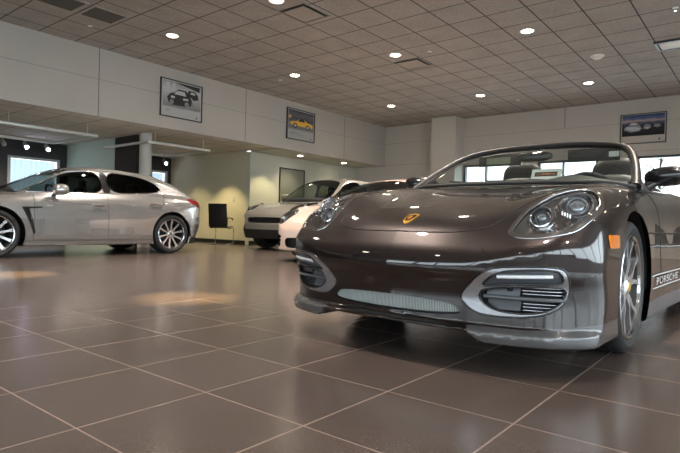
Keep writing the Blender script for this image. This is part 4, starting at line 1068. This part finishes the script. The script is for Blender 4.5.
def build_fixtures():
    spots=[(-5.30,5.12),(-7.70,5.11),(-7.65,7.95),(-2.97,8.14),(-5.25,7.99),(-2.99,11.73),(-5.25,11.54),(-7.55,11.37),(-.7,5.1),(-3.0,5.1),(1.6,5.1),(-.7,8.1),(1.6,8.1),(1.6,2.1),(-.7,2.1),(-3.0,2.1),(-5.3,2.1),(-7.65,2.1),(-.7,-.9),(-3.0,-.9),(-5.3,-.9),(1.6,-.9),(-.7,11.6),(1.6,11.6)]
    names={0:'bright downlight cut by the top edge of the photo, above the left car',1:'warm downlight nearest the left picture, below two dark vents',2:'small downlight left of centre, above the yellow car picture',3:'large bright downlight right of centre in the ceiling',4:'warm downlight beside the square vent in mid ceiling',5:'lowest downlight on the right, above the windshield',6:'warm downlight above the column, second row from back wall',7:'small downlight in the back corner left of the column'}
    for i,(x,y) in enumerate(spots):
        if i<8: downlight(x,y,CZ,names[i],'round downlights in the showroom ceiling')
        else: downlight(x,y,CZ,'round showroom downlight outside the view, lighting the floor','round downlights in the showroom ceiling')
        spot((x,y,CZ-.03),SPOTP*(1.25 if y>4 else (.45 if x>-2 else .9) if y>1 else .4),(1,.87,.74),100,.8,.05)
    for i,(x,y) in enumerate(((-9.93,10.6),(-9.93,12.5))):
        downlight(x,y,FZ,['soffit downlight left of the other, over the tall car','soffit downlight right of the other, near the back corner'][i],'soffit downlights over the passage',.08);spot((x,y,FZ-.03),30,(1,.85,.6),120,.8,.04)
    for x,y,p in ((-11.3,8.5,SPOTB),(-12.6,8.5,SPOTB*.4),(-9.95,9.75,SPOTB*.45)):
        spot((x,y,FZ-.03),p,(1,.84,.48),95,.5,.004)
    for x,y,p in ((-11.2,4.5,110),(-12.8,4.6,90),(-11.3,2.2,90),(-12.9,7.6,40)):
        spot((x,y,FZ-.05),p,(1,.9,.75),140,.8,.01)  # fill spots without fixtures, added to brighten the low-ceilinged room
    for x,y in ((-3.5,2.5),(-6.0,2.2)): spot((x,y,CZ-.03),ACC,(1,.70,.32),15,.9,.01)
    # sprinklers and detectors
    for x,y,l in ((-8.4,4.1,'small ceiling sprinkler beside the dark square vents'),(-4.66,8.16,'small ceiling sprinkler right of the warm downlight by the square vent'),(-1.07,8.39,'small ceiling sprinkler at the top right of the photo'),(-8.16,8.04,'small ceiling sprinkler left of the small left downlight'),(-4.7,12.41,'small ceiling sprinkler towards the back of the ceiling')):
        t=empty('sprinkler',(x,y,CZ));tag(t,l,'sprinkler','ceiling sprinklers')
        b=MB();b.lathe([(.001,-.006),(.035,-.006),(.04,.004)],'z',20);b.build('escutcheon',M['lampring'],t)
        b=MB();b.lathe([(.001,-.045),(.018,-.045),(.018,-.04),(.008,-.035),(.008,-.005)],'z',12);b.build('nozzle',M['chrome'],t)
    t=empty('smoke_detector',(-2.41,9.98,CZ));tag(t,'round white smoke detector on the ceiling right of centre','detector')
    b=MB();b.lathe([(.001,-.05),(.06,-.048),(.085,-.03),(.09,0)],'z',28);b.build('cap',M['lampring'],t);b=MB();b.lathe([(.092,-.012),(.11,-.010),(.112,0)],'z',28);b.build('base',M['lampring'],t)
    # vents
    for x0,x1,y0,y1,l in ((-8.05,-7.52,3.08,3.66,'dark square return vent at the top left, left of its twin'),(-8.05,-7.52,3.72,4.26,'dark square return vent at the top left, right of its twin')):
        t=empty('ceiling_vent',((x0+x1)/2,(y0+y1)/2,CZ));tag(t,l,'vent','dark square return vents');w=(x1-x0)/2;h=(y1-y0)/2
        b=MB();f=.035;b.box(-w,w,-h,-h+f,-.012,0);b.box(-w,w,h-f,h,-.012,0);b.box(-w,-w+f,-h+f,h-f,-.012,0);b.box(w-f,w,-h+f,h-f,-.012,0);b.build('frame',M['ventframe'],t)
        b=MB();b.box(-w+f,w-f,-h+f,h-f,-.003,-.001);b.build('backing',M['dark'],t)
        b=MB()
        for k in range(16):
            q=-w+f+(k+.5)*(2*w-2*f)/16;b.box(q-.006,q+.006,-h+f,h-f,-.011,-.003)
        b.build('slats',M['vent'],t)
    for x0,x1,y0,y1,l in ((-5.53,-5.05,5.38,5.93,'square diffuser with a tile-coloured plate in a black slot, upper centre'),(-5.53,-5.0,8.33,8.85,'square diffuser in a black slot beside the warm downlight')):
        t=empty('air_diffuser',((x0+x1)/2,(y0+y1)/2,CZ));tag(t,l,'vent','square plate diffusers');w=(x1-x0)/2;h=(y1-y0)/2
        b=MB();f=.05
        b.box(-w,w,-h,h,-.004,-.002);b.build('black_slot',M['frame_blk'],t)
        b=MB();b.box(-w+f,w-f,-h+f,h-f,-.022,-.014);b.build('plate',M['ventframe'],t)
        b=MB();b.box(-w-.01,w+.01,-h-.012,-h,-.010,0);b.box(-w-.01,w+.01,h,h+.012,-.010,0);b.box(-w-.012,-w,-h,h,-.010,0);b.box(w,w+.012,-h,h,-.010,0);b.build('frame',M['ventframe'],t)
    t=empty('slot_diffuser',(-1.0,9.98,CZ));tag(t,'long pale slot diffuser at the right edge of the ceiling','vent')
    b=MB();b.box(-.53,.6,-.24,-.20,-.03,0);b.box(-.53,.6,.20,.24,-.03,0);b.box(-.53,-.49,-.2,.2,-.03,0);b.box(.56,.6,-.2,.2,-.03,0);b.build('frame',M['frame_blk'],t)
    b=MB();b.box(-.47,.54,-.16,.17,-.03,-.005,.004);b.build('plate',M['lampring'],t)
    # pendant frames
    for x0,x1,y0,y1,l in ((-12.2,-10.36,3.5,5.22,'rectangular pale metal pendant light frame above the left car roof'),(-11.9,-10.1,6.9-.7,7.72,'rectangular pale metal pendant light frame right of the round column')):
        t=empty('pendant_light',((x0+x1)/2,(y0+y1)/2,2.2));tag(t,l,'pendant light','rectangular pendant frames');w=(x1-x0)/2;h=(y1-y0)/2
        b=MB();r=.03;b.box(-w,w,-h-r,-h+r,-.025,.025,.006);b.box(-w,w,h-r,h+r,-.025,.025,.006);b.box(-w-r,-w+r,-h-r,h+r,-.025,.025,.006);b.box(w-r,w+r,-h-r,h+r,-.025,.025,.006);b.build('frame',M['steel2'],t)
        for s in (-1,1):
            for q in (-1,1): b=MB();b.tube([(s*w,q*h*.8,.02),(s*w,q*h*.8,.22)],.006,6);b.build('hanger',M['steel2'],t)
    # track spots on the dark wall
    for y,l in ((4.70,'grey track spotlight, leftmost above the bright left window'),(5.17,'glowing track spotlight, middle one above the bright left window'),(5.65,'glowing track spotlight, right one above the bright left window'),(8.85,'track spotlight above the small window beside the beige wall')):
        t=empty('track_spotlight',(-13.6,y,2.42));tag(t,l,'spotlight','track spotlights before the dark wall')
        b=MB();b.tube([(0,0,0),(0,0,-.12)],.012,8);b.build('stem',M['steel'],t)
        b=MB();b.tube([(-.04,0,-.12),(.10,0,-.22)],[.045,.055],14);b.build('housing',M['steel'],t)
        b=MB();b.ell((.106,0,-.225),(.02,.042,.042));b.build('lens',M['spotlens'] if y>5 else M['steel'],t)
    # pictures
    sky=flat('print white',(.62,.62,.60));bl=flat('print black',(.02,.02,.022));gr=flat('print grey',(.22,.22,.23));lg=flat('print light grey',(.5,.5,.5))
    artA=dict(mount=flat('print mount pale',(.42,.42,.42)),bg=img_mat('print monochrome studio',[(0,(.20,.20,.20)),(.35,(.34,.34,.34)),(.7,(.50,.50,.50)),(1,(.30,.30,.30))]),img=(.06,.96,.28,.95),
      shapes=[([(.30,1),(.55,.92),(.97,.80),(.97,1)],bl),([(.08,.55),(.16,.55),(.16,.95),(.08,.95)],lg),([(.24,.60),(.32,.60),(.32,.96),(.24,.96)],lg),(disc(.48,.22,.24,1.4),gr),
       ([(.14,.16),(.10,.36),(.18,.52),(.30,.60),(.38,.74),(.60,.74),(.70,.56),(.76,.38),(.74,.18),(.60,.10),(.26,.08)],bl),([(.28,.52),(.36,.68),(.56,.68),(.60,.52)],lg),([(.20,.34),(.30,.36),(.30,.44),(.20,.44)],lg),([(.52,.34),(.66,.36),(.66,.44),(.52,.42)],lg),(disc(.22,.20,.09,.6),gr),(disc(.62,.20,.10,.6),gr),
       ([(.62,.60),(.66,.78),(.82,.80),(.92,.66),(.94,.48),(.80,.42),(.74,.50)],bl),([(.70,.66),(.74,.74),(.82,.74),(.85,.64)],lg)],marks=[(.12,.22,.18,.19),(.86,.885,.07,.12)])
    poster('framed_picture','framed black-and-white picture of two dark old cars on the left wall','x',5.955,6.935,2.63,3.375,FX,1,artA)
    ye=flat('print yellow',(.75,.42,.04));
    artB=dict(mount=flat('print mount grey',(.36,.36,.36)),bg=img_mat('print race track',[(0,(.16,.15,.15)),(.3,(.20,.20,.21)),(.55,(.07,.07,.08)),(.8,(.12,.12,.14)),(1,(.05,.05,.06))]),img=(.05,.96,.33,.95),
      shapes=[(carshape(.52,.32,.44),ye),([(.02,.55),(.10,.58),(.12,.72),(.02,.70)],ye),([(.36,.46),(.46,.62),(.58,.62),(.66,.46)],bl),(disc(.27,.22,.13,.62),bl),(disc(.27,.22,.07,.62),lg),(disc(.76,.22,.13,.62),bl),(disc(.76,.22,.07,.62),lg),([(.0,.0),(1,.0),(1,.08),(0,.06)],gr)],marks=[(.10,.40,.22,.23),(.10,.60,.17,.175),(.85,.875,.07,.12)])
    poster('framed_picture','framed picture of a yellow race car on the left wall','x',9.455,10.475,2.67,3.435,FX,1,artB)
    si=flat('print silver',(.45,.46,.50));db=flat('print dusk blue',(.03,.05,.13))
    artC=dict(mount=flat('print mount warm',(.42,.39,.35)),bg=img_mat('print dusk sky',[(0,(.008,.008,.01)),(.45,(.015,.016,.02)),(.60,(.05,.07,.12)),(.72,(.42,.30,.26)),(.80,(.10,.13,.25)),(1,(.02,.04,.12))]),img=(.04,.96,.26,.96),
      shapes=[([(.04,.30),(.06,.44),(.16,.50),(.20,.62),(.36,.62),(.44,.46),(.48,.34),(.42,.22),(.22,.18)],gr),([(.08,.36),(.10,.45),(.30,.44),(.44,.38),(.42,.28),(.24,.24)],si),([(.20,.55),(.22,.61),(.34,.61),(.36,.55)],sky),([(.50,.32),(.52,.46),(.58,.54),(.66,.50),(.70,.38),(.62,.28)],gr),([(.53,.36),(.60,.40),(.66,.36),(.60,.30)],si),([(.74,.40),(.78,.52),(.88,.50),(.92,.40),(.84,.34)],gr)],marks=[(.84,.87,.09,.15)])
    poster('framed_picture','framed picture of cars under a dusk sky on the back wall','y',-2.79,-1.865,2.59,3.27,WY,-1,artC)
M['glass2']=glass_mat('dark side glass',(.5,.54,.52),.5)
M['steel2']=mat('pale aluminium bar',(.62,.62,.58),.35,.3)
M['spotlens']=mat('spot lens',(1,1,1),.3,emit=(.72,.65,1),es=25)
def build_chair(loc,rz,label):
    t=empty('cantilever_chair',loc,math.radians(rz));tag(t,label,'chair')
    V=[];F=[];n=10
    pr=spl_path([(.26,0,.44),(.05,0,.425),(-.20,0,.45)],5)
    b=MB();
    for (a,c) in ((0,1),):
        P=spl_path([(.27,0,.455),(.24,0,.47),(0,0,.45),(-.19,0,.455),(-.25,0,.50)],4);q=[]
        for p in P:
            for y in (-.23,-.2,.2,.23):
                q.append((p[0],y,p[2]+(.0 if abs(y)<.22 else -.012)))
        k=len(P);m_=4
        fs=[(i*m_+j,i*m_+j+1,(i+1)*m_+j+1,(i+1)*m_+j) for i in range(k-1) for j in range(m_-1)]
        b.add(q,fs);b.add([(x,y,z-.035) for x,y,z in q],fs)
        e=[i*m_ for i in range(k)]+[(k-1)*m_+j for j in range(1,m_)]+[i*m_+m_-1 for i in range(k-2,-1,-1)]+[j for j in (2,1)]
        o=len(b.V)-2*len(q);b.F+=[(o+e[i],o+e[(i+1)%len(e)],o+len(q)+e[(i+1)%len(e)],o+len(q)+e[i]) for i in range(len(e))]
    b.build('seat',M['leather'],t)
    b=MB();P=spl_path([(-.235,0,.49),(-.26,0,.60),(-.285,0,.78),(-.33,0,1.03)],4);q=[]
    for p in P:
        for y in (-.235,-.21,.21,.235): q.append((p[0]+(0 if abs(y)<.22 else .012),y,p[2]))
    k=len(P);m_=4;fs=[(i*m_+j,i*m_+j+1,(i+1)*m_+j+1,(i+1)*m_+j) for i in range(k-1) for j in range(m_-1)]
    o=len(b.V);b.add(q,fs);b.add([(x-.03,y,z) for x,y,z in q],fs)
    e=[i*m_ for i in range(k)]+[(k-1)*m_+j for j in range(1,m_)]+[i*m_+m_-1 for i in range(k-2,-1,-1)]+[2,1]
    b.F+=[(o+e[i],o+e[(i+1)%len(e)],o+len(q)+e[(i+1)%len(e)],o+len(q)+e[i]) for i in range(len(e))]
    b.build('backrest',M['leather'],t)
    b=MB();P=[(-.26,.24,.70),(-.235,.24,.47),(.0,.24,.435),(.24,.24,.43),(.27,.24,.36),(.25,.24,.04),(.20,.24,.012),(-.24,.24,.012),(-.26,.20,.012)]
    P=P+[(x,-y,z) for x,y,z in P[::-1]];b.tube(P,.012,8);b.build('tube_frame',M['chrome'],t,auto=70)
    b=MB();b.tube([(-.20,.24,.66),(-.18,.26,.68),(.10,.26,.66),(.14,.25,.62)],.013,8);b.build('arm',M['dark'],t,auto=70)
    b=MB();b.tube([(-.20,-.24,.66),(-.18,-.26,.68),(.10,-.26,.66),(.14,-.25,.62)],.013,8);b.build('arm',M['dark'],t,auto=70)
    return t
def build_outside():
    b=MB();b.box(-60,RX+.15,-60,SY-.2,-.25,-.13);g=struct('ground_front',b,mat('pale paving outside front',(.42,.43,.42),.9))
    b=MB();b.box(-60,60,WY+.2,90,-.25,-.13);g=struct('ground_back',b,mat('pale paving outside',(.45,.46,.44),.9))
    b=MB();b.box(RX+.15,70,-40,WY+.2,-.25,-.13);g=struct('ground_right',b,mat('pale paving outside right',(.42,.43,.42),.9))
    random.seed(5)
    t=empty('tree',(-2.8,19.5,-.13));tag(t,'young leafy tree outside the right back window','tree')
    b=MB();b.tube([(0,0,0),(.03,0,1.2),(0,.02,2.4),(.05,0,3.4)],[.07,.055,.04,.02],8)
    tips=[]
    for i in range(16):
        z=1.3+i*.14;a=i*2.4;L=.95-.03*i;e=(L*math.cos(a),L*math.sin(a),z+.45);b.tube([(0,0,z),(e[0]*.5,e[1]*.5,z+.28),e],[.022,.014,.006],5);tips+=[e,(e[0]*.6,e[1]*.6,z+.32)]
    b.build('trunk',mat('bark',(.05,.04,.035),.9),t)
    V=[];F=[]
    for e in tips:
        for k in range(16):
            c=np.array(e)+np.array([random.gauss(0,.16),random.gauss(0,.16),random.gauss(0,.12)]);a=random.random()*6.3;u=np.array([math.cos(a),math.sin(a),random.uniform(-.5,.5)])*.05;w=np.cross(u,[random.random(),random.random(),1]);w=w/np.linalg.norm(w)*.022
            o=len(V);V+=[tuple(c-u),tuple(c+w),tuple(c+u),tuple(c-w)];F.append((o,o+1,o+2,o+3))
    mesh('leaves',V,F,mat('green leaves',(.06,.12,.07),.6),t,smooth=False)
def build_card():
    th=math.radians(-91.7);t=empty('price_card',(-1.345+math.cos(th)*-.60-math.sin(th)*.165,2.985+math.sin(th)*-.60+math.cos(th)*.165,.922),th)
    tag(t,'white card with a small car photo standing on the dashboard','card')
    b=MB();w=.098;h=.072;V=[];
    def P(u,v,d): return (-.04*v/h*.9-d,u,v)
    def q(nm,u0,u1,v0,v1,d0,d1,m):
        V=[P(u,v,d) for d in (d0,d1) for u,v in ((u0,v0),(u1,v0),(u1,v1),(u0,v1))];return mesh(nm,V,[(0,1,2,3),(7,6,5,4),(0,4,5,1),(1,5,6,2),(2,6,7,3),(3,7,4,0)],m,t,smooth=False)
    q('card',-w,w,0,h,0,.004,M['white']);q('card_photo',-w*.78,w*.72,h*.30,h*.72,-.0015,-.0003,flat('card photo dark',(.03,.02,.02)))
    m=flat('card photo orange',(.55,.16,.04))
    V=[P(-w*.03+u*w*.62,h*.50+v*h*.19,-.0022) for u,v in carshape(0,0,1)];mesh('printed_shape',V,[tuple(range(len(V)))],m,t,smooth=False)
    b=MB();b.box(.0,.04,-.05,.05,-.004,.002);b.build('card_foot',M['white'],t)
# ---------- camera, light, world ----------
def build_light():
    sc=bpy.context.scene
    cam=D.cameras.new('camera');co=D.objects.new('camera',cam);C.objects.link(co);sc.camera=co
    cam.sensor_fit='HORIZONTAL';cam.sensor_width=36;cam.lens=538.49*36/680;cam.clip_start=.05;cam.clip_end=200
    yaw,pitch,roll=-6.75789032e-01,-5.15245542e-03,2.47020864e-02
    cy,sy=math.cos(yaw),math.sin(yaw);cp,sp=math.cos(pitch),math.sin(pitch);cr,sr=math.cos(roll),math.sin(roll)
    f=np.array([sy*cp,cy*cp,sp]);r=np.array([cy,-sy,0]);u=np.cross(r,f);r2=cr*r+sr*u;u2=-sr*r+cr*u
    co.matrix_world=Matrix(((r2[0],u2[0],-f[0],0),(r2[1],u2[1],-f[1],0),(r2[2],u2[2],-f[2],.6),(0,0,0,1)))
    w=D.worlds.new('world');sc.world=w;w.use_nodes=True;nt=w.node_tree;bg=nt.nodes['Background'];
    tc=nt.nodes.new('ShaderNodeTexCoord');s=nt.nodes.new('ShaderNodeSeparateXYZ');nt.links.new(tc.outputs['Generated'],s.inputs[0])
    n=nt.nodes.new('ShaderNodeTexNoise');n.inputs['Scale'].default_value=4;n.inputs['Detail'].default_value=5;nt.links.new(tc.outputs['Generated'],n.inputs['Vector'])
    c=mixc(nt,n.outputs['Fac'],(.70,.86,1.0),(1,.98,.95));nt.links.new(c,bg.inputs['Color']);bg.inputs['Strength'].default_value=WORLD
    def area(nm,loc,d,sx,sy_,e,col):
        l=D.lights.new(nm,'AREA');l.shape='RECTANGLE';l.size=sx;l.size_y=sy_;l.energy=e;l.color=col;o=D.objects.new(nm,l);C.objects.link(o);o.location=loc;at_dir(o,d);return o
    sc.view_settings.view_transform='Standard';sc.view_settings.look='None';sc.view_settings.gamma=1;sc.view_settings.exposure=EXPO
    sc.cycles.max_bounces=10;sc.cycles.diffuse_bounces=5;sc.cycles.glossy_bounces=5;sc.cycles.transparent_max_bounces=24
    sc.cycles.use_denoising=True
    area('daylight',(RX+.6,.9,1.85),(-1,0,-.05),12.6,3.1,DAYR,(.82,.92,1))
    area('daylight_front',(-1.3,SY-.8,1.8),(0,1,-.15),11.5,2.2,DAYF,(.84,.93,1))
    area('daylight_back',(-3.4,WY+.9,1.6),(0,-1,-.1),6.4,1.5,DAYB,(.85,.94,1))
WORLD=2.2;SPOTP=270;SPOTB=90;ACC=1500;EXPO=.92;DAYR=200;DAYB=80;DAYF=60
build_room();build_fixtures()
build_roadster();build_card()
build_saloon_silver();build_saloon_cream();build_suv()
build_chair((-11.02,8.88,0),122,'black cantilever chair by the beige wall behind the silver car')
build_chair((.3,8.3,0),200,'black cantilever chair to the right of the dark roadster')
build_outside();build_light()
